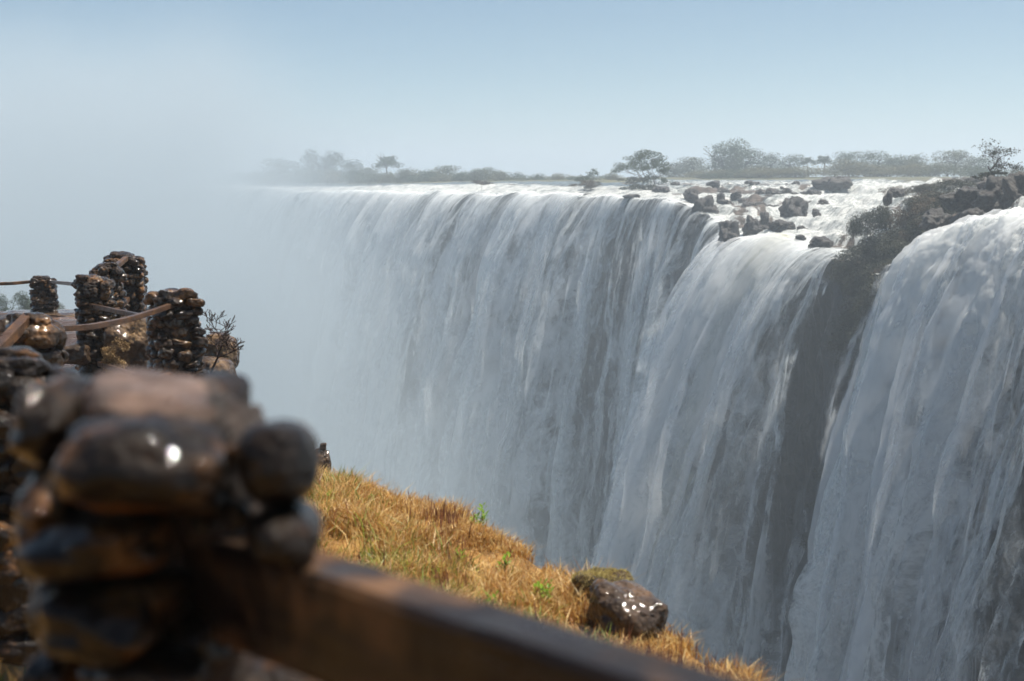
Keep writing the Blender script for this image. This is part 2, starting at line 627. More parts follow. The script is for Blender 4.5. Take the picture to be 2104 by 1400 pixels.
rap = (1 - sstep(300, 340, Y)) * (1 - sstep(60, 90, Wd)) * sstep(1330, 1420, brg) * (1 - ridge)
nz = fbm(X / 7, Y / 7, 0, 8, 4)
h = (Z + .7 * nz) / 1.5
fr = h - np.floor(h)
stepz = 1.5 * (np.floor(h) + sstep(.45, .8, fr))
edge = sstep(.5, 4, Wd)
Z = Z * (1 - rap * edge) + (stepz + .38 * fbm(X / 1.7, Y / 1.7, 0, 9, 5)) * rap * edge
Z += (1 - bl) * edge * (.25 * fbm(X / 3, Y / 3, 0, 12, 4) * (1 - rap) + ridge * (.9 * fbm(X / 3.2, Y / 3.2, 0, 14, 5)))
rockn = fbm(X / 4.5, Y / 4.5, 0, 21, 4)
rock = np.clip(.55 * rap * (.66 + 1.6 * rockn) * (1 - .9 * chan), 0, 1)
strip = fbm(X / 9, Y / 9, 0, 31, 4)
rock = np.maximum(rock, np.clip(.55 * (strip - .12) * 3, 0, .8) * (1 - rap) * (1 - sstep(30, 60, Wd)) * sstep(6, 11, Wd))
rock = np.maximum(rock, ridge)
veg = sstep(34, 46, Wd + 10 * strip) * sstep(0, 1, 1 - rap) * (1 - ridge)
veg = np.where(brg > 1330, sstep(60, 80, Wd) * (1 - rap), veg)
rock = np.maximum(rock, veg)
foam = .62 * (1 - sstep(5, 24, Wd)) + .18
foam = np.maximum(foam, .60 * rap + .35 * chan)
foam = np.maximum(foam, .55 * (1 - sstep(60, 75, Wd)) * (brg > 1330))
foam = np.maximum(foam, (.75 + .5 * fbm(S / 6, Wd / 12, 0, 33, 3)) * (1 - sstep(7, 12, Wd)) * (brg < 1330))
me = npmesh('river', np.stack([X, Y, Z], -1).reshape(-1, 3), grid_faces(*X.shape)[:, ::-1], M['river'])
fattr(me, 'foam', foam); fattr(me, 'rock', rock); fattr(me, 'veg', np.where(ridge > .5, .0, veg))
cattr(me, 'flowuv', np.stack([S, Wd, 0 * S], -1).reshape(-1, 3))
tag(mobj('river', me), 'shallow rapids and rocky river bed above the waterfall', kind='structure')


def zr(x, y):
    """height of the sheet near (x, y)"""
    i = np.argmin((X - x) ** 2 + (Y - y) ** 2)
    return float(Z.ravel()[i])


# ---- cliff behind the water
s_c = np.arange(0, SL, .6)
d_c = np.r_[0, np.geomspace(.5, 112, 70)]
SC, DC = np.meshgrid(s_c, d_c, indexing='ij')
LC = lip(s_c)
tx = np.gradient(_smooth(s_c, LP[:, 0])); ty = np.gradient(_smooth(s_c, LP[:, 1]))
kk = np.hanning(41); kk /= kk.sum()
tx = np.convolve(np.pad(tx, 20, 'edge'), kk, 'valid'); ty = np.convolve(np.pad(ty, 20, 'edge'), kk, 'valid')
tl = np.hypot(tx, ty); tx /= tl; ty /= tl
NXc, NYc = ty, -tx                              # points out over the gorge
if NXc.mean() > 0: NXc, NYc = -NXc, -NYc
pxc = lip_px(SC)
butt = np.exp(-((pxc - 1775) / 42.0) ** 2)
out = -.6 * sstep(0, 3, DC) + .03 * DC + 1.3 * fbm(SC / 5, DC / 9, 0, 41, 5) * sstep(0, 4, DC) + butt * 6.5 * sstep(0, 45, DC)
out += .7 * np.abs(fbm(SC / 2.2, DC / 14, 3, 43, 4)) * sstep(0, 3, DC)
XC = LC[:, 0][:, None] + NXc[:, None] * out
YC = LC[:, 1][:, None] + NYc[:, None] * out
ZC = LC[:, 2][:, None] - DC
me = npmesh('cliff', np.stack([XC, YC, ZC], -1).reshape(-1, 3), grid_faces(*XC.shape), M['cliff'])
tag(mobj('cliff', me), 'dark basalt cliff behind the falling water', kind='structure')

# ---- gorge floor
me = npmesh('gorge_floor', np.array([(-900, -200, -108), (900, -200, -108), (900, 1500, -108), (-900, 1500, -108)], float), np.array([[0, 1, 2, 3]]), M['far_rock'])
tag(mobj('gorge_floor', me), 'gorge floor far below the falls', kind='structure')

# ------------------------------------------------------------------ falling water
FLOW = [(250, .5), (500, .55), (560, .35), (600, .7), (630, .7), (650, .0), (668, .75), (760, .85), (880, .85), (905, .35), (925, .8), (965, .75), (990, .3), (1010, .75), (1050, .7), (1075, .25),
        (1100, .75), (1180, .75), (1210, .25), (1225, .2), (1250, .7), (1280, .65), (1302, .32), (1345, .20), (1375, .6), (1398, .65), (1415, .25), (1450, .18), (1474, .5), (1490, .35), (1503, .75),
        (1530, .9), (1680, .9), (1700, .65), (1728, .2), (1750, -.5), (1816, -.6), (1832, .4), (1856, .85), (2100, .95), (2200, .85), (2300, .6), (2420, .25), (2550, .0)]
VEL = [(250, 5.2), (900, 5.7), (1200, 4.8), (1300, 3.0), (1440, 3.2), (1500, 5.4), (1560, 6.8), (1700, 5.6), (1740, 3.2), (1825, 2.6), (1900, 3.7), (2104, 3.9), (2550, 3.9)]
G = 9.8


def water_sheet(name, p0, p1, ds, nt_, seed, mat, push, dflow, lump, label, T=4.5, fade=.25, low=0.0):
    s = np.arange(s_of_px(p0), min(s_of_px(p1), SL - .5), ds)
    t = np.r_[np.linspace(-.55, 0, 12)[:-1], np.linspace(0, T ** .75, nt_) ** (1 / .75)]
    Sg, Tg = np.meshgrid(s, t, indexing='ij')
    L = lip(s)
    nx = np.interp(s, s_c, NXc); ny = np.interp(s, s_c, NYc)
    # below the lip the fall direction turns a little towards the broad face of the curtain
    nx = .5 * nx - .5 * NUP[0]; ny = .5 * ny - .5 * NUP[1]
    q = np.hypot(nx, ny); nx /= q; ny /= q
    px = lip_px(s)
    v = np.interp(px, [a for a, b in VEL], [b for a, b in VEL])
    v = v * (1 + (.14 if p0 > 1800 else .26) * fbm(s / 6, 1, 0, seed, 3) + .07 * fbm(s / 1.6, 4, 0, seed + 3, 2))
    v = np.maximum(v, .9)[:, None]
    tp = np.maximum(Tg, 0)
    drop = .5 * G * tp ** 2
    drop = np.where(drop < 30, drop, 30 + (drop - 30) * .97)
    outw = v * Tg + push + .0 * drop
    amp = lump * sstep(0, 1.2, tp) + .05
    damp = .25 + 1.1 * sstep(0, 2.5, tp)
    outw = outw + damp * (.9 * fbm(Sg / 3.6, drop / 14, 0, seed + 5, 2) + .15 * fbm(Sg / 1.4, drop / 6, 0, seed + 6, 2))
    lumpy = fbm(Sg / 2.6, drop / 2.6, 0, seed + 8, 6, .62)
    outw = outw + lump * lumpy * sstep(-.3, .2, Tg) * (1 - .7 * sstep(.5, 1.6, tp))
    xx = L[:, 0][:, None] + nx[:, None] * outw
    yy = L[:, 1][:, None] + ny[:, None] * outw
    zup = np.where(Tg < 0, -v * Tg * .02, 0)
    zz = L[:, 2][:, None] - drop + zup + .18 + lump * .55 * np.abs(fbm(Sg / 1.3, outw / 1.3, 2, seed + 9, 4)) * (1 - sstep(.2, 1.6, tp))
    # upstream of the lip the sheet dips under the river surface
    zz = zz - .9 * sstep(-.15, -.55, Tg)
    side = .25 * damp * fbm(Sg / 2.5, drop / 8, 5, seed + 12, 4)
    yy = yy + side
    fl = np.interp(px, [a for a, b in FLOW], [b for a, b in FLOW])[:, None] + dflow
    fl = fl + .22 * fbm(s / 3.0, 7, 0, seed + 14, 3)[:, None]
    spread = sstep(0, 3.6, tp)
    fl = fl * (1 - fade * spread) + .04 * spread + .25 * fbm(Sg / 7, drop / 16, 0, seed + 31, 3) * sstep(.6, 1.8, tp)
    ends = np.minimum(s - s[0], s[-1] - s)
    fl = fl - .8 * (1 - sstep(0, 3.0, ends))[:, None]
    fl = fl + ((.8 if not low else 0) * fbm(Sg / 1.6, drop / 3.0, 3, seed + 40, 4)) * (1 - sstep(2, 9, ends))[:, None] * sstep(.1, .6, tp)
    fl = fl + low * sstep(1.5, 3.3, tp) * (1 + .35 * fbm(Sg / 3, drop / 9, 0, seed + 50, 3))
    fl = fl - 1.2 * sstep(-.30, -.5, Tg)
    gr = np.exp(-((px - 1625) / 30.0) ** 2)[:, None] * np.ones_like(Tg)
    me = npmesh(name, np.stack([xx, yy, zz], -1).reshape(-1, 3), grid_faces(*xx.shape), mat)
    fattr(me, 'flow', fl); fattr(me, 'green', gr)
    cattr(me, 'flowuv', np.stack([Sg + seed * 3.7, drop, 0 * drop], -1).reshape(-1, 3))
    return tag(mobj(name, me), label, kind='structure')


m_main = mat_curtain('falling_water', .93, green=.0)
m_back = mat_curtain('falling_water_thin', .85, tint=(.84, .87, .88))
m_terr = mat_curtain('falling_water_terrace', .95, green=.55)
m_jet = mat_curtain('falling_water_near', .95, fluffy=1.0, tint=(.94, .95, .93))
m_veil = mat_curtain('water_spray_veil', .42, tint=(.95, .96, .97), fluffy=.25, bstr=.0, soft=1.0)
water_sheet('waterfall', 250, 1512, .45, 110, 2, m_main, .2, .10, .12, 'long white curtain of falling water along the far lip')
water_sheet('waterfall', 250, 1520, .6, 80, 11, m_back, -1.0, -.18, .1, 'thin inner veil behind the long curtain')
water_sheet('waterfall', 1478, 1752, .22, 150, 3, m_terr, .3, .09, .3, 'broad tawny-streaked fall dropping from the rocky terrace', fade=.42)
water_sheet('waterfall', 1470, 1757, .4, 90, 14, m_back, -.8, -.12, .2, 'thin inner veil behind the terrace fall')
water_sheet('waterfall', 1815, 2550, .16, 190, 4, m_jet, .4, .14, .75, 'frothy billowing fall beside the shrubby rock buttress', fade=.62)
water_sheet('waterfall', 1812, 2550, .4, 90, 16, m_back, -.8, -.05, .4, 'thin inner veil behind the frothy fall', fade=.5)
water_sheet('waterfall', 250, 1512, .8, 70, 23, m_veil, 1.6, -.12, .1, 'soft spray blowing off the front of the long curtain', fade=.0)
water_sheet('waterfall', 1486, 1748, .5, 80, 25, m_veil, 1.8, -.10, .3, 'soft spray blowing off the front of the terrace fall', fade=.15)
water_sheet('waterfall', 1830, 2550, .4, 90, 27, m_veil, 1.7, -.05, .6, 'soft spray blowing off the front of the frothy fall', fade=.25)
m_wisp = mat_curtain('drifting_spray', .5, tint=(.95, .96, .97), fluffy=.35, bstr=.0, soft=1.0)
water_sheet('waterfall', 1726, 1850, .4, 90, 29, m_wisp, .9, -.1, .1, 'drifting spray filling the lower gap beside the rock buttress', fade=.0, low=1.0)

# ------------------------------------------------------------------ rocks
def ico(sub):
    bm = bmesh.new()
    bmesh.ops.create_icosphere(bm, subdivisions=sub, radius=1.0)
    V = np.array([v.co[:] for v in bm.verts])
    Fc = np.array([[v.index for v in f.verts] for f in bm.faces])
    bm.free()
    return V, Fc


ICO = {k: ico(k) for k in (3, 4, 5)}


def rock_mesh(name, seed, mat, sub=4, amp=.25, box=.25, freq=1.1, crack=.0, octv=5):
    V, Fc = ICO[sub]
    V = V.copy()
    if box > 0:                                   # towards a rounded block
        p = 2 + 4 * box
        V = V / (np.sum(np.abs(V) ** p, 1) ** (1 / p))[:, None]
    n = fbm(V[:, 0] * freq + seed * 7.1, V[:, 1] * freq, V[:, 2] * freq, seed, octv, .5)
    r = 1 + amp * n
    if crack:
        c = np.abs(fbm(V[:, 0] * 1.4 + seed, V[:, 1] * 1.4, V[:, 2] * 1.4, seed + 5, 3))
        r -= crack * np.exp(-(c / .05) ** 2)
    return npmesh(name, V * r[:, None], Fc, mat)


far_protos = [rock_mesh('boulder', 300 + i, M['far_rock'], 5, .46, .08, 1.25) for i in range(6)]
ROCKS = [  # photo x, photo y (centre), width, height, distance, label
    (1715, 378, 80, 38, 262, 'widest dark mossy rock standing in the upper rapids beside the main chute'),
    (1562, 408, 46, 34, 254, 'round dark rock among the white upper rapids, left of a broad brown rock'),
    (1592, 410, 46, 40, 250, 'broad brown rock in the middle of the upper rapids'),
    (1665, 406, 50, 28, 248, 'low dark rock above the cascade chute, grass-topped'),
    (1618, 393, 24, 15, 262, 'small dark rock below the widest mossy rock in the rapids'),
    (1466, 385, 34, 22, 275, 'low rounded rock with a pointed top at the head of the rapids'),
    (1473, 376, 16, 11, 300, 'small pointed rock on the flat water above the rapids'),
    (1421, 404, 34, 30, 243, 'grey rock shoulder on the lip where thin water slides past'),
    (1480, 408, 24, 22, 247, 'small round rock next to the big brown lip rock'),
    (1448, 436, 62, 58, 226, 'big brown rock face on the lip, above a dark dry gap'),
    (1512, 402, 26, 18, 250, 'dark round rock in mid stream near the left of the rapids'),
    (1535, 426, 34, 18, 232, 'flat dark rock crossed by small trickles'),
    (1590, 430, 34, 24, 228, 'rock dome with water veiling its front in the mid cascade'),
    (1632, 440, 52, 66, 218, 'tall sloping brown rock in the middle of the cascade'),
    (1605, 468, 62, 30, 204, 'mossy rounded rock at the edge of the terrace pool'),
    (1545, 470, 40, 46, 208, 'dark upright rock at the left end of the terrace pool'),
    (1500, 482, 44, 62, 206, 'dark split rock on the left corner of the terrace fall'),
    (1492, 520, 42, 60, 203, 'brown rock below the left corner of the terrace fall'),
    (1684, 502, 60, 38, 181, 'smooth brown rock parting the water on the terrace crest'),
    (1646, 492, 28, 18, 186, 'small rock just left of the smooth brown crest rock'),
    (1678, 446, 22, 30, 214, 'narrow dark rock at the foot of the main chute'),
    (1690, 420, 28, 18, 232, 'small dark rocks beside the top of the main chute'),
    (1572, 452, 24, 36, 216, 'narrow dark rock between two thin cascades'),
    (1360, 392, 40, 16, 272, 'low dark rock at the head of a dry gap in the falls'),
    (1300, 404, 46, 12, 263, 'dark rock under the airy tree on the lip'),
    (1215, 402, 34, 8, 287, 'dark rock below a grey bush on the lip'),
]
for i, (px, py, wp, hp, D, lab) in enumerate(ROCKS):
    c = at(px, py, D)
    sx, sz = wp / 2 / F * D, hp / 2 / F * D
    o = mobj('river_rock', far_protos[i % 6], None, c, (0, 0, random.Random(i).uniform(0, 6.28)), (sx * .82, max(sx, sz) * .82, sz * .9))
    tag(o, lab, 'rock', 'rocks in the rapids above the falls')
rng = random.Random(5)
k = 0
while k < 46:
    px, py = rng.uniform(1385, 1790), rng.uniform(372, 470)
    D = 200 + (470 - py) * 1.05 + rng.uniform(-10, 10)
    if not (1385 + max(0, (py - 400)) * 1.6 < px < 1660 + (470 - py) * .6): continue
    if abs((px - 1700) - (470 - py) * 1.1) < 34: continue
    c = at(px, py, D)
    z = zr(c.x, c.y)
    if abs(z - c.z) > 2.2: continue
    r = rng.uniform(.3, .95)
    o = mobj('river_rock', far_protos[k % 6], None, (c.x, c.y, z + r * .15), (rng.uniform(-.3, .3), 0, rng.uniform(0, 6.28)), (r * 1.2, r, r * .8))
    tag(o, 'small dark wet rock breaking through the white rapids', 'rock', 'small rocks in the white rapids')
    k += 1
BUTT = [(1985, 410, 70, 44, 136, 'blocky grey rock at the upper end of the shrubby buttress'),
        (2045, 405, 84, 64, 132, 'large fissured dark rock under the bare tree'),
        (2100, 405, 70, 80, 128, 'steep pale-streaked rock at the right end above the frothy fall'),
        (2005, 452, 60, 40, 128, 'dark overhanging rock just above the frothy fall'),
        (1925, 462, 60, 50, 133, 'dark rock half hidden by shrubs on the buttress'),
        (1842, 398, 30, 16, 175, 'flat rock behind the buttress shrubs with white water beyond'),
        (1825, 408, 16, 26, 165, 'dark knob of rock at the left of a white water patch'),
        (1905, 388, 60, 14, 190, 'long low rock between two strips of white water'),
        (1985, 375, 46, 14, 185, 'low brown rock in the river behind the bare tree')]
for i, (px, py, wp, hp, D, lab) in enumerate(BUTT):
    c = at(px, py, D)
    sx, sz = wp / 2 / F * D, hp / 2 / F * D
    o = mobj('river_rock', far_protos[(i * 2 + 1) % 6], None, c, (0, .1, i * 1.1), (sx, sx, sz))
    tag(o, lab, 'rock', 'rocks of the shrubby buttress')


# ------------------------------------------------------------------ trees and shrubs
def leaf_cloud(name, blobs, n, size, mat, seed, shell=.6, gap=-.42):
    """many small leaf quads spread through the volume of several ellipsoids"""
    g = np.random.default_rng(seed)
    vol = np.array([b[3] * b[4] * b[5] for b in blobs]) ** .75
    idx = g.choice(len(blobs), n, p=vol / vol.sum())
    B = np.array(blobs)[idx]
    d = g.normal(size=(n, 3)); d /= np.linalg.norm(d, axis=1)[:, None]
    r = g.uniform(0, 1, n) ** (1 / 3.0)
    r = shell * (.75 + .25 * r) + (1 - shell) * r
    # clumps: keep leaves where a noise field is dense so that gaps open
    lump = fbm(d[:, 0] * 2.1 + idx * 3.3, d[:, 1] * 2.1, d[:, 2] * 2.1, seed, 3)
    r = r * (1 + .28 * lump)
    P = B[:, :3] + d * r[:, None] * B[:, 3:6]
    cl = fbm(P[:, 0] / (size * 3.5), P[:, 1] / (size * 3.5), P[:, 2] / (size * 3.5), seed + 2, 2)
    P = P[cl > gap]
    n = len(P)
    nrm = d[cl > gap] * .7 + g.normal(size=(n, 3)) * .8
    nrm /= np.linalg.norm(nrm, axis=1)[:, None]
    a = np.cross(nrm, g.normal(size=(n, 3))); a /= np.linalg.norm(a, axis=1)[:, None]
    b = np.cross(nrm, a)
    sz = size * g.uniform(.55, 1.3, n)[:, None]
    V = np.stack([P - a * sz, P - b * sz * .55, P + a * sz, P + b * sz * .55], 1).reshape(-1, 3)
    me = npmesh(name, V, np.arange(4 * n).reshape(-1, 4), mat, False)
    tint = np.clip(.5 + .35 * g.normal(size=n) * .6 + .45 * fbm(P[:, 0] / (size * 6), P[:, 1] / (size * 6), P[:, 2] / (size * 6), seed + 9, 2), 0, 1)
    fattr(me, 'tint', np.repeat(tint, 4))
    return me


def tubes(name, paths, mat, nside=6):
    """tapered limbs: each path is a list of (x, y, z, radius)"""
    Vs, Fs, off = [], [], 0
    for p in paths:
        p = np.array(p, float)
        c, r = p[:, :3], p[:, 3]
        tg = np.gradient(c, axis=0); tg /= np.linalg.norm(tg, axis=1)[:, None] + 1e-9
        ref = np.where(np.abs(tg[:, 2:3]) > .9, np.array([[1., 0, 0]]), np.array([[0, 0, 1.]]))
        u = np.cross(tg, ref); u /= np.linalg.norm(u, axis=1)[:, None] + 1e-9
        v = np.cross(tg, u)
        an = np.linspace(0, 2 * math.pi, nside, endpoint=False)
        ring = c[:, None] + r[:, None, None] * (np.cos(an)[None, :, None] * u[:, None] + np.sin(an)[None, :, None] * v[:, None])
        m = len(p)
        Vs.append(ring.reshape(-1, 3))
        i, j = np.meshgrid(np.arange(m - 1), np.arange(nside), indexing='ij')
        a = i * nside + j; b = i * nside + (j + 1) % nside
        Fs.append((np.stack([a, b, b + nside, a + nside], -1).reshape(-1, 4)) + off)
        off += m * nside
    return npmesh(name, np.concatenate(Vs), np.concatenate(Fs), mat)


def branching(seed, height, spread, lean=(0, 0), depth=4, r0=.05, up=.55, twig=True, nb=3):
    """recursive limbs; returns paths and the tip points"""
    rg = random.Random(seed)
    paths, tips = [], []

    def grow(p, d, L, r, k):
        pts = [(*p, r)]
        q = Vector(p); dd = Vector(d)
        n = 5
        for i in range(n):
            dd = (dd + Vector((rg.gauss(0, .16), rg.gauss(0, .16), rg.gauss(0, .10)))).normalized()
            q = q + dd * L / n
            pts.append((*q, r * (1 - .45 * (i + 1) / n)))
        paths.append(pts)
        if k == 0:
            tips.append(q.copy()); return
        for b in range(nb if k > 1 else 3):
            a = rg.uniform(0, 6.28)
            side = Vector((math.cos(a), math.sin(a), rg.uniform(-.1, .5)))
            nd = (dd * up + side * spread * rg.uniform(.6, 1.2)).normalized()
            f = rg.uniform(.45, 1.0)
            base = Vector(pts[int(1 + f * (n - 1))][:3])
            grow(base, nd, L * rg.uniform(.55, .8), r * .52, k - 1)
    grow((0, 0, 0), (lean[0], lean[1], 1), height, r0, depth)
    return paths, tips


def blob_crown(seed, n, kind):
    g = random.Random(seed)
    B = []
    if kind == 'round':
        B += [(.0, .0, .45, .34, .34, .32), (.12, .05, .3, .3, .3, .26), (-.14, -.05, .3, .28, .28, .26)]
        for i in range(n):
            z = g.uniform(.10, .80); a = g.uniform(0, 6.28); rr = g.uniform(.05, .40) * (1 - .55 * max(0, z - .45))
            B.append((rr * math.cos(a), rr * math.sin(a), z, g.uniform(.16, .27), g.uniform(.16, .27), g.uniform(.12, .2)))
    elif kind == 'tall':
        for i in range(n):
            z = g.uniform(.06, .9); a = g.uniform(0, 6.28); rr = g.uniform(0, .40) * (1.15 - z * .8)
            B.append((rr * math.cos(a), rr * math.sin(a), z, g.uniform(.14, .23), g.uniform(.14, .23), g.uniform(.1, .17)))
    elif kind == 'umbrella':
        for i in range(n):
            a = g.uniform(0, 6.28); rr = g.uniform(.05, .42)
            B.append((rr * math.cos(a), rr * math.sin(a), .80 - .35 * rr + g.uniform(-.14, .08), g.uniform(.12, .2), g.uniform(.12, .2), g.uniform(.05, .09)))
    elif kind == 'low':
        for i in range(n):
            a = g.uniform(0, 6.28); rr = g.uniform(0, .46)
            B.append((rr * math.cos(a), rr * math.sin(a), g.uniform(.08, .70 - .5 * rr), g.uniform(.16, .26), g.uniform(.16, .26), g.uniform(.16, .28)))
    return B


def make_plant(name, cat, seed, kind, mat, n, size, crown='crown', nblob=22):
    root = empty(name)
    me = leaf_cloud(crown, blob_crown(seed, nblob, kind), n, size, mat, seed)
    mobj(crown, me, root)
    th = {'umbrella': .72, 'round': .5, 'tall': .6, 'low': .3}[kind]
    P, _ = branching(seed, th, .7, depth=2, r0=.028 if kind != 'low' else .02)
    mobj('trunk' if cat == 'tree' else 'stem', tubes('trunk', P, M['bark']), root)
    root['category'] = cat
    return root


protos = {
    'round': [make_plant('riverside_tree', 'tree', 21, 'round', M['leaf_tree'], 9000, .016), make_plant('riverside_tree', 'tree', 22, 'round', M['leaf_olive'], 8000, .016)],
    'tall': [make_plant('riverside_tree', 'tree', 31, 'tall', M['leaf_tree'], 8000, .016), make_plant('riverside_tree', 'tree', 32, 'tall', M['leaf_tree'], 8000, .016)],
    'umbrella': [make_plant('umbrella_tree', 'tree', 41, 'umbrella', M['leaf_tree'], 4500, .017)],
    'low': [make_plant('riverside_bush', 'bush', 51, 'low', M['leaf_olive'], 8000, .018, 'foliage'), make_plant('riverside_bush', 'bush', 52, 'low', M['leaf_tree'], 8000, .018, 'foliage')],
    'reed': [make_plant('reed_bush', 'bush', 61, 'low', M['leaf_tan'], 9000, .018, 'foliage'), make_plant('reed_bush', 'bush', 62, 'low', M['leaf_tan'], 9000, .018, 'foliage')],
}
used = {}
TREES = [  # centre x, base y, top y, width px, distance, kind, variant, label
    (490, 384, 356, 62, 640, 'low', 1, 'faint low bush fading into the spray at the end of the far treeline'),
    (545, 384, 354, 50, 620, 'low', 0, 'faint low bush beside the broad misty tree dome'),
    (588, 384, 332, 84, 600, 'round', 0, 'broad misty tree dome nearest the spray cloud'),
    (640, 384, 320, 58, 590, 'tall', 0, 'tallest tree of the far misty treeline'),
    (683, 384, 321, 66, 585, 'tall', 1, 'full-crowned tree right beside the tallest far tree'),
    (724, 384, 334, 56, 580, 'round', 0, 'rounded tree stepping down after the two tallest far trees'),
    (757, 384, 348, 48, 575, 'round', 1, 'lower rounded tree just before the flat-topped tree'),
    (798, 384, 323, 56, 560, 'umbrella', 0, 'flat-topped umbrella tree standing clear above the far treeline'),
    (655, 386, 352, 90, 560, 'low', 0, 'olive bush in front of the tallest far trees'),
    (600, 386, 358, 80, 570, 'low', 1, 'dark bush in front of the misty tree dome'),
    (730, 386, 354, 80, 545, 'low', 1, 'dark green bush in front of the stepped far trees'),
    (790, 386, 358, 70, 530, 'low', 1, 'dark bush at the foot of the umbrella tree'),
    (845, 385, 350, 78, 520, 'reed', 0, 'yellow-green rounded bush right of the umbrella tree'),
    (890, 385, 356, 80, 505, 'reed', 1, 'tan-tinted bush sloping down along the far bank'),
    (915, 384, 344, 62, 520, 'round', 1, 'thin-topped tree above the tan bushes of the far bank'),
    (955, 384, 358, 56, 495, 'low', 0, 'low grey-green bush in the middle of the far bank'),
    (988, 384, 349, 52, 490, 'round', 0, 'small rounded tree in the middle of the far bank'),
    (1025, 383, 355, 46, 480, 'round', 1, 'small pale tree next to the mid-bank rounded tree'),
    (1062, 383, 357, 44, 480, 'low', 1, 'small dark bush at the end of the mid-bank trees'),
    (1115, 382, 363, 96, 470, 'reed', 0, 'long low tan reed bush on the thin mid bank'),
    (1170, 382, 363, 70, 460, 'reed', 1, 'low reed bush behind the grey bush on the lip'),
    (1240, 380, 362, 70, 450, 'low', 1, 'low dark bush between the lip bush and the airy tree'),
    (1392, 378, 336, 50, 440, 'low', 0, 'low bush to the right of the airy tree on the lip'),
    (1425, 374, 327, 56, 440, 'round', 1, 'pale rounded tree left of the big round trees'),
    (1490, 374, 296, 82, 430, 'round', 0, 'tallest round-crowned tree above the rapids'),
    (1530, 374, 309, 84, 425, 'round', 0, 'full round tree leaning against the tallest round-crowned tree'),
    (1580, 374, 320, 54, 425, 'round', 0, 'shorter round tree at the right of the big round trees'),
    (1625, 372, 322, 44, 420, 'round', 0, 'small isolated round tree over the tan reeds'),
    (1660, 370, 325, 34, 420, 'umbrella', 0, 'thin small tree with a flat tuft, left one of two'),
    (1692, 370, 322, 38, 420, 'umbrella', 0, 'thin small tree with a flat tuft, right one of two'),
    (1738, 368, 317, 50, 415, 'round', 0, 'round dark tree rising over the big reed clump'),
    (1796, 368, 316, 84, 415, 'round', 0, 'wide dark tree behind the reed clump'),
    (1845, 368, 323, 60, 415, 'low', 1, 'dark bush joining the wide tree behind the reeds'),
    (1886, 368, 322, 56, 410, 'low', 0, 'rounded olive bush in the middle of the right bank'),
    (1960, 368, 314, 74, 400, 'round', 1, 'dome-shaped tree on the right bank before the bare tree'),
    (2012, 370, 325, 60, 400, 'round', 0, 'dark tree just behind the bare tree'),
    (1560, 372, 345, 90, 400, 'reed', 1, 'tan reed bush under the shorter round tree'),
    (1635, 372, 344, 100, 395, 'reed', 0, 'long tan reed bush under the thin small trees'),
    (1745, 372, 334, 110, 380, 'reed', 1, 'largest reed clump, tan-topped and rounded, above the rapids'),
    (1815, 371, 339, 90, 380, 'reed', 0, 'tan reed bush right of the largest reed clump'),
    (1880, 371, 340, 90, 375, 'reed', 1, 'tan reed bush under the rounded olive bush'),
    (1945, 371, 340, 90, 370, 'low', 0, 'olive bush under the dome-shaped tree'),
    (2010, 374, 344, 80, 360, 'low', 1, 'dark bush at the waterside behind the bare tree'),
    (1450, 376, 348, 80, 410, 'reed', 0, 'reed bush under the pale rounded tree'),
    (1510, 376, 350, 90, 405, 'low', 1, 'dark bush at the foot of the tallest round-crowned tree'),
    (2090, 374, 348, 60, 420, 'low', 0, 'faint bush beyond the bare tree at the edge of the bank'),
]
for i, (px, yb, yt, wp, D, kind, v, lab) in enumerate(TREES):
    src = protos[kind][v % len(protos[kind])]
    o = src if src.name not in used else copy_tree(src)
    used[src.name] = 1
    yb = yb - (8 if px > 1350 else 2)
    b = at(px, yb, D)
    hgt = (yb - yt) / F * D
    o.location = b
    wx = {'reed': 1.45, 'low': 1.4, 'umbrella': 1.1}.get(kind, 1.3)
    o.scale = (wp / F * D * wx, wp / F * D * wx, hgt * (1.36 if kind in ('reed', 'low') else 1.2))
    o.rotation_euler = (0, 0, i * 2.4)
    tag(o, lab, o['category'], 'trees on the far bank' if o['category'] == 'tree' else 'bushes on the far bank')


for k, px in enumerate(range(535, 1290, 38)):
    D = np.interp(px, [535, 800, 1290], [560, 500, 400])
    src = protos[('low', 'reed', 'low')[k % 3]][k % 2]
    o = copy_tree(src)
    o.location = at(px, 381, D)
    wd = (62 + 14 * math.sin(k * 2.3)) / F * D
    o.scale = (wd, wd, (36 + 7 * math.sin(k * 1.7) - (9 if px > 1040 else 0)) / F * D)
    o.rotation_euler = (0, 0, k * 1.3)
    tan = k % 3 == 1
    tag(o, 'low tan reed clump in the scrub fringe of the thin far bank' if tan else 'low dark scrub clump in the fringe of the thin far bank', 'bush', 'tan scrub of the far bank' if tan else 'dark scrub of the far bank')


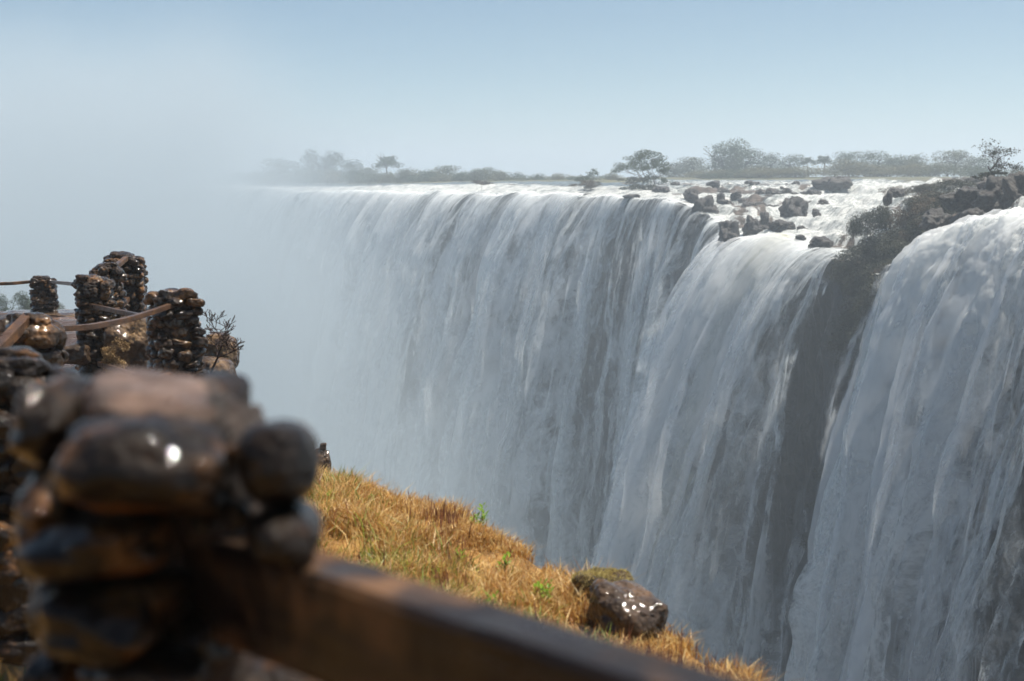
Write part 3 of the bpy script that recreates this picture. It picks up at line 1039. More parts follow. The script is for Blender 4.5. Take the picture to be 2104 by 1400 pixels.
# airy trees on the lip: limbs show, leaves are sparse
def airy_tree(name, cat, px, yb, yt, wp, D, seed, label, nleaf, leaf, size, depth=4, lean=(0, 0), group=None, parts=('trunk', 'crown'), r0=.014, spread=.8, up=.55):
    root = empty(name, at(px, yb, D))
    hh = (yb - yt) / F * D
    ww = wp / F * D
    P, tips = branching(seed, .42, spread, lean, depth, r0, up)
    A = np.array([p[:3] for q in P for p in q])
    top, wid = A[:, 2].max(), max(np.ptp(A[:, 0]), .01)
    sx, sz = ww / wid, hh / top
    cx = (A[:, 0].max() + A[:, 0].min()) / 2
    P = [[((p[0] - cx * min(1, p[2] / (.5 * top))) * sx, p[1] * sx, p[2] * sz, p[3] * sz) for p in q] for q in P]
    mobj(parts[0], tubes(parts[0], P, M['twig'], 5), root)
    if nleaf:
        T = [((q.x - cx) * sx, q.y * sx, q.z * sz) for q in tips]
        B = [(x, y, z, .10 * ww, .10 * ww, .06 * hh) for x, y, z in T]
        mobj(parts[1], leaf_cloud(parts[1], B, nleaf, size, leaf, seed, .2), root)
    return tag(root, label, cat, group)


airy_tree('lip_tree', 'tree', 1318, 405, 313, 110, 290, 3, 'airy grey-green tree growing on the lip above a dry gap', 7000, M['leaf_tree'], .13, 4)
airy_tree('lip_tree', 'tree', 1352, 402, 330, 64, 288, 8, 'smaller bushy tree leaning beside the airy tree on the lip', 5000, M['leaf_tree'], .13, 4)
airy_tree('lip_bush', 'bush', 1206, 396, 349, 44, 310, 5, 'sparse grey bush standing alone on the lip left of the airy tree', 2600, M['leaf_tree'], .12, 4)
airy_tree('lip_bush', 'bush', 1203, 408, 372, 60, 296, 6, 'grey straggly shrub hanging over the lip below the sparse grey bush', 4000, M['leaf_brown'], .12, 4)
airy_tree('lip_bush', 'bush', 1320, 410, 366, 90, 280, 7, 'tangled grey shrub at the foot of the airy tree on the lip', 6000, M['leaf_shrub'], .12, 4)
airy_tree('lip_bush', 'bush', 990, 390, 372, 40, 346, 9, 'low grey shrub on the far lip', 2400, M['leaf_brown'], .14, 4)
airy_tree('bare_tree', 'tree', 2046, 384, 290, 92, 134, 12, 'nearly bare tree with wide thin limbs on the rocks above the frothy fall', 900, M['leaf_shrub'], .085, 4, r0=.022, spread=.95, up=.6)
airy_tree('bare_bush', 'bush', 2078, 388, 336, 70, 133, 15, 'leaning half-bare bush beside the bare tree', 700, M['leaf_shrub'], .08, 4, lean=(.6, 0))
airy_tree('bare_bush', 'bush', 2040, 400, 352, 64, 132, 16, 'leafy dark bush at the foot of the bare tree', 1600, M['leaf_shrub'], .09, 3)

# shrubs of the buttress
SHR = [(1752, 492, 448, 50, 160, 0, 'airy shrub at the left tip of the buttress against white water'),
       (1782, 492, 424, 66, 157, 0, 'rounded shrub next to the left tip of the buttress'),
       (1822, 480, 410, 74, 153, 0, 'dense shrub left of the brown thicket on the buttress'),
       (1868, 462, 398, 78, 149, 1, 'brown leafless-looking thicket near the top of the buttress'),
       (1915, 450, 384, 80, 146, 1, 'brown-grey thicket at the highest part of the buttress'),
       (1960, 440, 384, 60, 142, 0, 'dark shrub beside the blocky grey rock'),
       (1790, 540, 470, 90, 153, 2, 'dark shaded shrub below the rounded shrub on the buttress face'),
       (1850, 520, 450, 96, 148, 2, 'dark shaded shrub in the middle of the buttress face'),
       (1905, 500, 436, 84, 144, 2, 'dark shaded shrub under the brown-grey thicket'),
       (1745, 570, 505, 80, 155, 2, 'dark shrub on the lower left of the buttress face'),
       (1800, 590, 520, 96, 150, 2, 'dark shrub on the lower middle of the buttress face'),
       (1950, 480, 430, 60, 139, 2, 'dark shrub just above the frothy fall'),
       (1850, 575, 510, 80, 146, 2, 'dark shrub on the lower right of the buttress, by the froth'),
       (1840, 402, 374, 60, 178, 1, 'wispy brown bush at the river edge behind the buttress'),
       (1950, 398, 362, 90, 165, 0, 'wispy dark bush between white water strips behind the buttress'),
       (1890, 396, 376, 60, 172, 0, 'low wispy bush in front of a white water strip')]
shp = {}
for v, mt in ((0, 'leaf_shrub'), (1, 'leaf_brown'), (2, 'leaf_shrub')):
    root = empty('buttress_shrub')
    mobj('foliage', leaf_cloud('foliage', blob_crown(70 + v, 16, 'low'), 6200, .022, M[mt], 70 + v, .35), root)
    P, _ = branching(70 + v, .3, 1.0, depth=3, r0=.018)
    mobj('stem', tubes('stem', P, M['twig'], 5), root)
    shp[v] = [root, 0]
for i, (px, yb, yt, wp, D, v, lab) in enumerate(SHR):
    root, n = shp[v]
    o = root if n == 0 else copy_tree(root)
    shp[v][1] += 1
    o.location = at(px, yb, D)
    wd = wp / F * D
    o.scale = (wd, wd, (yb - yt) / F * D * 1.05)
    o.rotation_euler = (0, 0, i * 1.7)
    tag(o, lab, 'shrub', 'shrubs on the rock buttress')

rg = random.Random(31)
k = 0
face = np.argwhere((pxc > 1752) & (pxc < 1822) & (DC > 1.0) & (DC < 30))
while k < 46:
    a_, b_ = face[rg.randrange(len(face))]
    root = shp[2][0] if k % 3 else shp[0][0]
    o = copy_tree(root)
    d_ = rg.uniform(3.2, 5.4)
    o.location = (XC[a_, b_] - .3, YC[a_, b_], ZC[a_, b_] - .5 * d_ * .6)
    o.scale = (d_, d_, d_ * rg.uniform(.6, .8))
    o.rotation_euler = (0, -.35, rg.uniform(0, 6.28))
    tag(o, 'dark shaded shrub clinging to the steep face of the rock buttress', 'shrub', 'shrubs clinging to the buttress face')
    k += 1

cand = np.argwhere((ridge > .55) & (brg > 1745) & (brg < 1985) & (Wd < 14) & (Y > 126))
for k in range(34):
    a_, b_ = cand[rg.randrange(len(cand))]
    o = copy_tree(shp[(0, 2, 1)[k % 3]][0])
    d_ = rg.uniform(2.6, 4.6)
    o.location = (X[a_, b_], Y[a_, b_], Z[a_, b_] - .3)
    o.scale = (d_, d_, d_ * rg.uniform(.5, .68))
    o.rotation_euler = (0, 0, rg.uniform(0, 6.28))
    br = k % 3 == 2
    tag(o, 'brown-grey twiggy shrub in the thicket on top of the rock buttress' if br else 'dark leafy shrub in the thicket on top of the rock buttress', 'shrub', 'brown shrubs of the buttress thicket' if br else 'dark shrubs of the buttress thicket')

# ------------------------------------------------------------------ our bank
RIM = [(6, -3, -3.0), (4.3, 2, -3.0)] + [tuple(at(*q)) for q in
       [(1600, 1500, 6.3), (1522, 1405, 6.9), (1456, 1366, 7.3), (1370, 1304, 7.9), (1200, 1212, 8.8), (1100, 1166, 9.5), (1000, 1112, 10.3), (900, 1066, 11.2), (835, 1040, 11.8), (800, 1016, 12.2),
        (700, 990, 12.9), (650, 977, 13.3), (600, 950, 13.9), (535, 890, 14.8), (490, 810, 16.0), (440, 735, 18.5), (330, 672, 21.5), (190, 652, 25), (70, 646, 30), (-150, 642, 38), (-500, 640, 50)]]
RP = np.array(RIM)
rs = np.r_[0, np.cumsum(np.linalg.norm(np.diff(RP[:, :2], axis=0), axis=1))]
u_a = np.r_[np.arange(0, 24, .07), np.arange(24, rs[-1], .3)]


def sm_rim(u, ys, n=15):
    f = np.arange(0, rs[-1], .07)
    v = np.interp(f, rs, ys)
    kz = np.hanning(n); kz /= kz.sum()
    return np.interp(u, f, np.convolve(np.pad(v, n // 2, 'edge'), kz, 'valid'))


bx, by, bz = (sm_rim(u_a, RP[:, k]) for k in range(3))
INW = np.array([-.80, -.60])
d_out = np.r_[np.geomspace(100, .3, 40), .14]
w_in = np.r_[np.arange(0, 7, .07), np.geomspace(7, 60, 40)]
rows = []
U = u_a[:, None]
ybase = np.interp(by, [-3, 3, 6, 8, 12, 16, 20, 26, 40, 60], [-1.55, -1.6, -1.85, -1.98, -2.12, -2.25, -2.33, -2.42, -2.6, -3])
# below the rim
Dd = d_out[None, :]
ox = .35 * np.sqrt(Dd) * .4 + .10 * Dd + .5 * fbm(U / 1.7, Dd / 2.5, 0, 81, 5) * sstep(0, 2, Dd)
Xo = bx[:, None] + .8 * ox; Yo = by[:, None] + .6 * ox; Zo = bz[:, None] - Dd
Wn = w_in[None, :]
Xi = bx[:, None] + INW[0] * Wn; Yi = by[:, None] + INW[1] * Wn
prof = sstep(-.6, 3.0, Wn); prof = (prof - prof[:, :1]) / (1 - prof[:, :1])
Zi = bz[:, None] + (ybase - bz)[:, None] * prof - .02 * np.maximum(Wn - 6, 0)
brgi = 1052 + F * Xi / np.maximum(Yi, .3)
rk = 1 - sstep(540, 620, brgi + 60 * fbm(Xi / 1.5, Yi / 1.5, 0, 90, 3))
rk = np.where(Yi < 9.5, 0, rk)
Zi = Zi + (.10 * fbm(Xi / 1.1, Yi / 1.1, 0, 83, 5) + .03 * fbm(Xi / .25, Yi / .25, 0, 84, 4)) * (1 - rk) * sstep(0, .5, Wn + .2) + rk * (.09 * fbm(Xi / 1.0, Yi / 1.0, 0, 85, 6))
XB = np.concatenate([Xo, Xi], 1); YB = np.concatenate([Yo, Yi], 1); ZB = np.concatenate([Zo, Zi], 1)
rocky = np.concatenate([np.clip(.25 + .8 * sstep(.2, 1.2, np.broadcast_to(Dd, Xo.shape)), 0, 1), rk], 1)
me = npmesh('clifftop_ground', np.stack([XB, YB, ZB], -1).reshape(-1, 3), grid_faces(*XB.shape)[:, ::-1], M['bank'])
fattr(me, 'rocky', rocky)
tag(mobj('clifftop_ground', me), 'grassy and rocky clifftop falling away to the gorge', kind='structure')


def bank_z(x, y):
    i = np.argmin((Xi - x) ** 2 + (Yi - y) ** 2)
    return float(Zi.ravel()[i])


# grass blades, one mass
g = np.random.default_rng(4)
okm = (brgi > 560) & (Wn < 5.2) & (Yi > 4.2) & (Yi < 15.5) & (rk < .5) & (brgi < 1900)
ii, jj = np.nonzero(okm)
# keep only the strip the camera side can see
N = 110000
clump = fbm(Xi[ii, jj] / .35, Yi[ii, jj] / .35, 0, 95, 3)
pr = np.clip(.35 + clump, .03, 1.2)
cell = np.hypot(Xi[ii, jj] * 0 + .07, .07)
sel = g.choice(len(ii), N, p=pr / pr.sum())
bi, bj = ii[sel], jj[sel]
Px = Xi[bi, bj] + g.uniform(-.05, .05, N); Py = Yi[bi, bj] + g.uniform(-.05, .05, N)
Pz = Zi[bi, bj] - .01
cl = fbm(Px / .6, Py / .6, 0, 96, 3)
green = np.clip(.14 + .55 * fbm(Px / .9, Py / .9, 0, 97, 3), 0, .8) * (Wn[0, bj] > .5)
isg = g.uniform(0, 1, N) < green * .33
H = g.uniform(.03, .15, N) * (1 + .9 * cl) * np.where(isg, 1.25, 1)
near_rim = np.exp(-((pix(Px, Py, Pz)[0] - 905) / 42) ** 2) * (Wn[0, bj] < 1.3) + .55 * np.exp(-((pix(Px, Py, Pz)[0] - 1440) / 90) ** 2) * (Wn[0, bj] < .6)
seedh = g.uniform(0, 1, N) < (.07 * near_rim + .004)
H = np.where(seedh, g.uniform(.10, .22, N), H)
an = g.uniform(0, 6.28, N)
ln = g.uniform(.15, 1.1, N) * np.where(seedh, .25, 1)
dx = np.cos(an) * ln * H; dy = np.sin(an) * ln * H
wd = g.uniform(.002, .0042, N) * np.where(seedh, .55, 1) * np.where(isg, 1.5, 1)
wa = g.uniform(0, 6.28, N)
ax, ay = np.cos(wa) * wd, np.sin(wa) * wd
V = np.empty((N, 6, 3))
for q, (f, hz, wf) in enumerate(((0, 0, 1), (.30, .58, .9), (1.0, 1.0, .12))):
    V[:, 2 * q, 0] = Px + dx * f - ax * wf; V[:, 2 * q + 1, 0] = Px + dx * f + ax * wf
    V[:, 2 * q, 1] = Py + dy * f - ay * wf; V[:, 2 * q + 1, 1] = Py + dy * f + ay * wf
    V[:, 2 * q, 2] = V[:, 2 * q + 1, 2] = Pz + H * hz * (1 - .25 * np.minimum(ln, 1) * f)
# seed heads: widen upper part
sh = np.nonzero(seedh)[0]
V[sh, 2, :2] -= np.stack([ax, ay], 1)[sh] * 1.2; V[sh, 3, :2] += np.stack([ax, ay], 1)[sh] * 1.2
Fg = (np.arange(N)[:, None, None] * 6 + np.array([[0, 1, 3, 2], [2, 3, 5, 4]])[None]).reshape(-1, 4)
me = npmesh('dry_grass', V.reshape(-1, 3), Fg, M['grass'], False)
gold = np.array([[.50, .29, .08], [.62, .41, .14], [.40, .20, .05], [.70, .53, .25], [.32, .15, .045]])
gc = gold[g.integers(0, 5, N)] * g.uniform(.72, 1.28, N)[:, None]
gc[isg] = (np.array([.20, .24, .035]) * g.uniform(.6, 1.3, (N, 1)))[isg]
gc[seedh] = (np.array([.22, .085, .045]) * g.uniform(.6, 1.3, (N, 1)))[seedh]
cattr(me, 'gcol', np.repeat(gc, 6, axis=0))
tag(mobj('dry_grass', me), 'golden dry grass with green blades on the clifftop slope', 'grass', kind='stuff')
# a little grass by the foot of the left pillars
N2 = 1500
Px = g.uniform(-2.6, -1.35, N2); Py = g.uniform(4.3, 5.6, N2)
keep = g.uniform(0, 1, N2) < np.clip(.3 + fbm(Px / .3, Py / .3, 0, 99, 2), 0, 1)
Px, Py = Px[keep], Py[keep]; N2 = len(Px)
Pz = np.array([bank_z(a, b) for a, b in zip(Px, Py)])
H = g.uniform(.05, .22, N2); an = g.uniform(0, 6.28, N2); wd = .004
V = np.empty((N2, 6, 3))
for q, (f, wf) in enumerate(((0, 1), (.5, .8), (1, .1))):
    for sgn, e in ((-1, 0), (1, 1)):
        V[:, 2 * q + e, 0] = Px + np.cos(an) * H * .5 * f * f + sgn * wd * wf
        V[:, 2 * q + e, 1] = Py + np.sin(an) * H * .5 * f * f
        V[:, 2 * q + e, 2] = Pz + H * f
me = npmesh('grass', V.reshape(-1, 3), (np.arange(N2)[:, None, None] * 6 + np.array([[0, 1, 3, 2], [2, 3, 5, 4]])[None]).reshape(-1, 4), M['grass'], False)
gc = np.where(g.uniform(0, 1, (N2, 1)) < .5, np.array([[.10, .17, .03]]), np.array([[.34, .2, .07]])) * g.uniform(.6, 1.2, (N2, 1))
cattr(me, 'gcol', np.repeat(gc, 6, axis=0))
tag(mobj('grass', me), 'thin green and straw grass at the foot of the pillars', 'grass', kind='stuff')


_f = Yi * CP - Zi * SP
GPX = 1052 + F * Xi / np.maximum(_f, .1); GPY = 700 - F * (Yi * SP + Zi * CP) / np.maximum(_f, .1)


def ground_at(px, py):
    dd = (GPX - px) ** 2 + (GPY - py) ** 2 + np.where((Yi > 3) & (rk < .5), 0, 1e6)
    i = np.argmin(dd)
    return Vector((Xi.ravel()[i], Yi.ravel()[i], Zi.ravel()[i]))


# bright leafy plants in the grass
def leafy_plant(px, py, D, size, nst, seed, label):
    root = empty('leafy_plant', ground_at(px, py))
    size *= 1.45
    rg = random.Random(seed)
    V, Fc, tint, P = [], [], [], []
    for s_ in range(nst):
        a = rg.uniform(0, 6.28); l_ = rg.uniform(.1, .55)
        top = Vector((math.cos(a) * l_ * size * .6, math.sin(a) * l_ * size * .6, size * rg.uniform(.55, 1.0)))
        P.append([(0, 0, -.05, .004), (top.x * .45, top.y * .45, top.z * .5, .003), (*top, .0015)])
        for k_ in range(9):
            f = .3 + .7 * k_ / 8
            b = Vector((top.x * f, top.y * f, top.z * f))
            aa = k_ * 2.4 + rg.uniform(-.4, .4)
            d = Vector((math.cos(aa), math.sin(aa), rg.uniform(.25, .8) if k_ < 7 else 1.4)).normalized()
            L = size * rg.uniform(.22, .36); W = L * .19
            sd_ = d.cross(Vector((0, 0, 1))).normalized() * W
            m = b + d * L * .5 + Vector((0, 0, L * .08)); e = b + d * L - Vector((0, 0, L * .10))
            n0 = len(V)
            V += [b, m - sd_, m, m + sd_, e]
            V[n0 + 2] = m - Vector((0, 0, W * .5))
            Fc += [(n0, n0 + 1, n0 + 2), (n0, n0 + 2, n0 + 3), (n0 + 1, n0 + 4, n0 + 2), (n0 + 2, n0 + 4, n0 + 3)]
            tint += [min(1, max(0, .2 + .7 * f + rg.uniform(-.2, .2)))] * 5
    me = npmesh('leaves', np.array([v[:] for v in V]), np.array(Fc), M['leaf_bright'], False)
    fattr(me, 'tint', np.array(tint))
    mobj('leaves', me, root)
    mobj('stem', tubes('stem', P, M['leaf_bright'] if False else M['twig'], 5), root)
    return tag(root, label, 'plant', 'bright green plants in the dry grass')


leafy_plant(985, 1106, 10.4, .15, 6, 1, 'tallest bright green leafy plant standing on the rim against the spray')
leafy_plant(640, 1004, 13.2, .11, 4, 2, 'small green plant near the top of the grass slope by the dark stone')
leafy_plant(1037, 1180, 9.6, .11, 6, 3, 'bright green plant in the dry grass just below the rim')
leafy_plant(1118, 1262, 8.8, .12, 9, 4, 'widest bright green plant lying low near the timber rail')
leafy_plant(1200, 1250, 8.7, .07, 4, 5, 'small green plant against the mossy boulder')
leafy_plant(942, 1166, 10.0, .09, 3, 6, 'small yellow-green plant in the middle of the dry grass')
leafy_plant(678, 1052, 12.3, .10, 3, 7, 'thin green plant in the upper grass beside the stone pillar')
leafy_plant(1005, 1252, 9.0, .08, 5, 8, 'low green plant in the grass just over the rail')


# boulders on the rim
def boulder(px, py, wp, hp, D, seed, label, mat='boulder', depth=1.0, rot=(0, 0, 0), moss=False, amp=.22, crack=.05, box=.3):
    if D < 9.5:
        D = ground_at(px, py + hp * .38).y
    c = at(px, py, D)
    sx, sz = wp / 2 / F * D, hp / 2 / F * D
    me = rock_mesh('boulder', seed, M[mat], 5, amp, box, 1.0, crack, 6)
    o = mobj('boulder', me, None, c, rot, (sx, sx * depth, sz))
    tag(o, label, 'boulder')
    if moss:
        gg = np.random.default_rng(seed)
        V = np.array([v.co[:] for v in me.vertices])
        q = V[gg.integers(0, len(V), 16000)]
        q = q[(q[:, 2] > -.25 + .25 * fbm(q[:, 0] * 3, q[:, 1] * 3, 0, seed, 3))]
        n = len(q)
        d = gg.normal(size=(n, 3)) * .045; d[:, 2] = np.abs(d[:, 2]) + .02
        a = gg.normal(size=(n, 3)) * .012
        T = np.stack([q - a, q + a, q + d], 1).reshape(-1, 3)
        mm = npmesh('moss', T, np.arange(3 * n).reshape(-1, 3), M['moss_gold'], False)
        fattr(mm, 'tint', np.repeat(gg.uniform(0, 1, n), 3))
        mobj('moss', mm, o)
    return o


boulder(1235, 1222, 118, 92, 9.0, 501, 'moss-topped boulder on the rim behind the cracked wet boulder', moss=True)
boulder(1288, 1262, 156, 118, 8.5, 502, 'cracked wet brown boulder sitting on the grassy rim', rot=(.1, .25, .4), amp=.24, crack=.10)
boulder(662, 952, 34, 56, 13.7, 503, 'small dark rock knob at the top end of the grass slope')
boulder(664, 918, 14, 16, 13.7, 504, 'tiny stone perched on the dark rock knob')
boulder(452, 728, 72, 86, 15.6, 505, 'rounded brown outcrop boulder behind the bare shrub', 'outcrop', 1.2, crack=.06)
boulder(432, 790, 110, 96, 15.0, 506, 'lower brown outcrop boulder at the cliff edge', 'outcrop', 1.0, crack=.07)
boulder(470, 838, 70, 90, 14.8, 507, 'lowest outcrop boulder dropping into the gorge', 'outcrop', 1.0, crack=.05)
boulder(272, 722, 104, 128, 15.9, 508, 'moss-speckled brown boulder between the two dark pillars', 'outcrop', 1.0, moss=False, crack=.08)
boulder(250, 686, 60, 50, 16.2, 509, 'grass-topped brown boulder above the moss-speckled one', 'outcrop', 1.0, moss=True)
boulder(155, 728, 60, 40, 15.5, 510, 'dark low rock beside the wet paving at the pillar foot')
boulder(52, 652, 90, 26, 27, 511, 'low reddish rock hump behind the left pillars', 'outcrop', 1.2)
boulder(140, 650, 110, 22, 26, 512, 'flat brown rock ledge at the foot of the far pillar', 'outcrop', 1.2)

# dry moss clumps on the brown rock by the left dark pillar
gg = np.random.default_rng(77)
for (px, py, D, hh_, ww_, lab) in ((238, 735, 15.3, .40, .13, 'straw-coloured moss hanging down the brown boulder'), (262, 784, 14.6, .12, .28, 'straw-coloured moss patch under the crossed lower rails')):
    c = at(px, py, D)
    B = [(gg.normal() * ww_ * .5, gg.normal() * .05, gg.uniform(-.5, .5) * hh_, .06, .05, .06) for _ in range(14)]
    me = leaf_cloud('moss_clump', B, 3600, .011, M['moss'], 78, .3)
    tag(mobj('moss_clump', me, None, c), lab, 'moss', 'moss clumps on the outcrop')

# bare shrub on the outcrop
root = empty('bare_shrub', at(432, 776, 14.4))
P, tips = branching(26, .30, .8, (.30, 0), 5, .016, .75, nb=3)
A = np.array([p[:3] for q in P for p in q])
k1 = (776 - 634) / F * 14.4 / A[:, 2].max()
k2 = 118 / F * 14.4 / np.ptp(A[:, 0])
mx = A[:, 0].max()
P = [[(p[0] * k2 + (.37 - mx * k2) * min(1, p[2] / A[:, 2].max()), p[1] * k2, p[2] * k1, max(p[3] * .9, .0034)) for p in q] for q in P]
mobj('branches', tubes('branches', P, M['twig'], 5), root)
tag(root, 'leafless dark shrub sticking out from the outcrop by the stone pillar', 'shrub')

# red leaf on the ground, bottom corner
c = at(28, 1368, 4.7); c.z = bank_z(c.x, c.y) + .012
me = npmesh('fallen_leaf', np.array([(-.05, 0, 0), (-.02, -.018, .006), (.03, -.014, .004), (.055, 0, .012), (.03, .014, .01), (-.02, .016, .01), (0, 0, -.004)]), np.array([[0, 1, 6], [1, 2, 6], [2, 3, 6], [3, 4, 6], [4, 5, 6], [5, 0, 6]]), None)
t = NT('red_leaf'); me.materials.append(t.surf(t.bsdf((.55, .08, .02), .4)))
tag(mobj('fallen_leaf', me, None, c, (0, 0, .2)), 'orange-red fallen leaf on the soil at the pillar foot', 'leaf')


# ------------------------------------------------------------------ stone pillars and rails
stone_protos = {}
for key in ('stone_far', 'stone_near'):
    stone_protos[key] = [rock_mesh('stone', 400 + i, M[key], 4, .22 if key == 'stone_far' else .19, .10 + .25 * (i % 2), 1.3, .03, 5) for i in range(9)]


def pillar(px, ytop, D, width, height, yaw, seed, label, key='stone_far', nper=7, course=.095, cap=5):
    rg = random.Random(seed)
    top = at(px, ytop, D)
    base = Vector((top.x, top.y, top.z - height))
    root = empty('stone_pillar', base, yaw)
    tag(root, label, 'pillar', 'stone pillars of the clifftop railing')
    a = width / 2 - .035
    # mortar core
    V, Fc = ICO[4]
    V = V / (np.sum(np.abs(V) ** 8, 1) ** (1 / 8))[:, None]
    V = V * (1 + .05 * fbm(V[:, 0] * 3 + seed, V[:, 1] * 3, V[:, 2] * 6, seed, 4))[:, None]
    V = V * np.array([a * .93, a * .93, height / 2 - .02]) + np.array([0, 0, height / 2 - .03])
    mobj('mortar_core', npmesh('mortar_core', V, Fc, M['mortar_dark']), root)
    ncs = int(round((height - .05) / course))
    for c in range(ncs):
        z = (c + .5) * (height - .05) / ncs
        ph = rg.uniform(0, 1)
        for k_ in range(nper):
            f = ((k_ + ph) / nper) % 1 * 4
            sd_, q = int(f), f % 1
            e = (q * 2 - 1) * a
            x, y = ((e, -a), (a, e), (-e, a), (-a, -e))[sd_]
            per = 8 * a / nper
            o = mobj('stone', rg.choice(stone_protos[key]), root, (x * rg.uniform(.9, 1.02), y * rg.uniform(.9, 1.02), z + rg.uniform(-.022, .022)),
                     (rg.uniform(-.28, .28), rg.uniform(-.28, .28), (0, 1.57, 0, 1.57)[sd_] + rg.uniform(-.3, .3)),
                     (per * rg.uniform(.36, .62), rg.uniform(.055, .095), course * rg.uniform(.42, .70)))
    for k_ in range(cap):
        an_ = k_ * 6.283 / cap + rg.uniform(-.4, .4); rr = a * rg.uniform(.35, .85) if k_ else 0
        mobj('stone', rg.choice(stone_protos[key]), root, (rr * math.cos(an_), rr * math.sin(an_), height - .045 + rg.uniform(-.01, .02)), (rg.uniform(-.2, .2), rg.uniform(-.2, .2), rg.uniform(0, 3)),
             (rg.uniform(.07, .12), rg.uniform(.06, .09), rg.uniform(.04, .06)))
    return root


pillar(358, 597, 13.3, .40, 1.12, .6, 1, 'dark stone pillar beside the leafless shrub, holding the curved rail')
pillar(193, 570, 16.0, .35, 1.35, .4, 2, 'stone pillar at the front of the cluster of tall pillars')
pillar(219, 543, 16.9, .33, 1.35, .5, 3, 'stone pillar in the middle of the tall cluster')
pillar(256, 521, 18.4, .42, 1.35, .3, 4, 'tallest stone pillar at the back of the cluster')
pillar(284, 536, 19.6, .16, 1.35, .2, 5, 'narrow stone pillar peeking out behind the tallest one', nper=5)
pillar(89, 568, 26.0, .40, 1.05, .3, 6, 'small lone stone pillar farthest off, with thin rails on both sides')
pillar(62, 648, 10.5, .38, .95, .75, 7, 'squat pillar of large stones carrying the slanting grey rail', nper=5, course=.17, cap=4)
pillar(38, 737, 5.6, .36, 1.16, .7, 8, 'wet dark stone pillar partly cut off by the picture edge', 'stone_near', nper=6, course=.115, cap=5)

# the large out-of-focus pillar in front
root = empty('stone_pillar', (-.46, 1.98, -1.62))
tag(root, 'big glossy wet stone pillar close up with brown mortar top, out of focus', 'pillar', 'stone pillars of the clifftop railing')
V, Fc = ICO[5]
V = V / (np.sum(np.abs(V) ** 7, 1) ** (1 / 7))[:, None]
V = V * (1 + .035 * fbm(V[:, 0] * 2.5, V[:, 1] * 2.5, V[:, 2] * 5, 66, 5))[:, None]
cr, sr = math.cos(.35), math.sin(.35)
V = V * np.array([.115, .125, .655])
V = np.stack([V[:, 0] * cr - V[:, 1] * sr, V[:, 0] * sr + V[:, 1] * cr, V[:, 2] + .66], 1) + np.array([-.055, .05, 0])
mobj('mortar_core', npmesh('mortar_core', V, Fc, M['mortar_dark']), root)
V, Fc = ICO[5]
V = V / (np.sum(np.abs(V) ** 4, 1) ** (1 / 4))[:, None]
V = V * (1 + .10 * fbm(V[:, 0] * 2.2, V[:, 1] * 2.2, V[:, 2] * 2.2, 67, 5))[:, None] * np.array([.098, .14, .045])
V = np.stack([V[:, 0] * cr - V[:, 1] * sr, V[:, 0] * sr + V[:, 1] * cr, V[:, 2]], 1)
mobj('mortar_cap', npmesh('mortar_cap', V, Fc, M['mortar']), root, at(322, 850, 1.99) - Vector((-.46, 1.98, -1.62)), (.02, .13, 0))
NEAR = [  # photo x, y, distance, width, height, depth m, tilt
    (130, 862, 2.04, 150, 185, .22, .25), (300, 955, 1.80, 350, 200, .17, .06), (573, 946, 1.80, 172, 176, .115, .0), (436, 816, 2.14, 140, 92, .13, .1), (585, 1092, 1.79, 160, 118, .13, .1),
    (205, 1120, 1.84, 270, 130, .17, -.1), (130, 1030, 1.98, 140, 190, .2, .1), (240, 1255, 1.86, 250, 150, .17, .05), (430, 1290, 1.96, 190, 150, .16, .0), (560, 1400, 2.02, 220, 120, .16, .0), (145, 1215, 1.98, 130, 190, .18, .0), (310, 1370, 1.88, 280, 120, .17, .0),
    (155, 1385, 1.98, 130, 150, .18, .0),
    (452, 1000, 1.83, 56, 60, .05, .4), (478, 925, 1.84, 46, 44, .04, .2), (432, 1068, 1.83, 62, 44, .05, .1), (486, 1050, 1.83, 50, 58, .05, .3), (405, 960, 1.85, 50, 46, .05, .3), (462, 880, 1.9, 60, 50, .06, .3)]
joint = rock_mesh('mortar_joint', 612, M['mortar_dark'], 5, .22, .2, 1.6, .0, 6)
mobj('mortar_joint', joint, root, at(468, 985, 1.95) - Vector((-.46, 1.98, -1.62)), (0, 0, .3), (.075, .07, .105))
knob = rock_mesh('stone', 611, M['stone_near'], 5, .09, .12, 1.1, .0, 5)
rg = random.Random(9)
for i, (px, py, D, wp, hp, dep, tilt) in enumerate(NEAR):
    c = at(px, py, D) - Vector((-.46, 1.98, -1.62))
    mobj('stone', knob if i in (2, 3, 4) else stone_protos['stone_near'][i % 9], root, c, (rg.uniform(-.1, .1), tilt, rg.uniform(-.25, .25)), (wp / 2 / F * D * .97, dep / 2 + .02, hp / 2 / F * D * .97))
for zc in (.08, .22, .36, .50):
    for k_ in range(8):
        f = k_ / 8 * 4; sd_, q = int(f), f % 1
        e = (q * 2 - 1) * .16
        x, y = ((e, -.15), (.16, e), (-e, .15), (-.16, -e))[sd_]
        mobj('stone', rg.choice(stone_protos['stone_near']), root, (x * cr - y * sr, x * sr + y * cr, zc + rg.uniform(-.02, .02)), (0, 0, .35 + (0, 1.57)[sd_ % 2]), (.10, .06, .085))


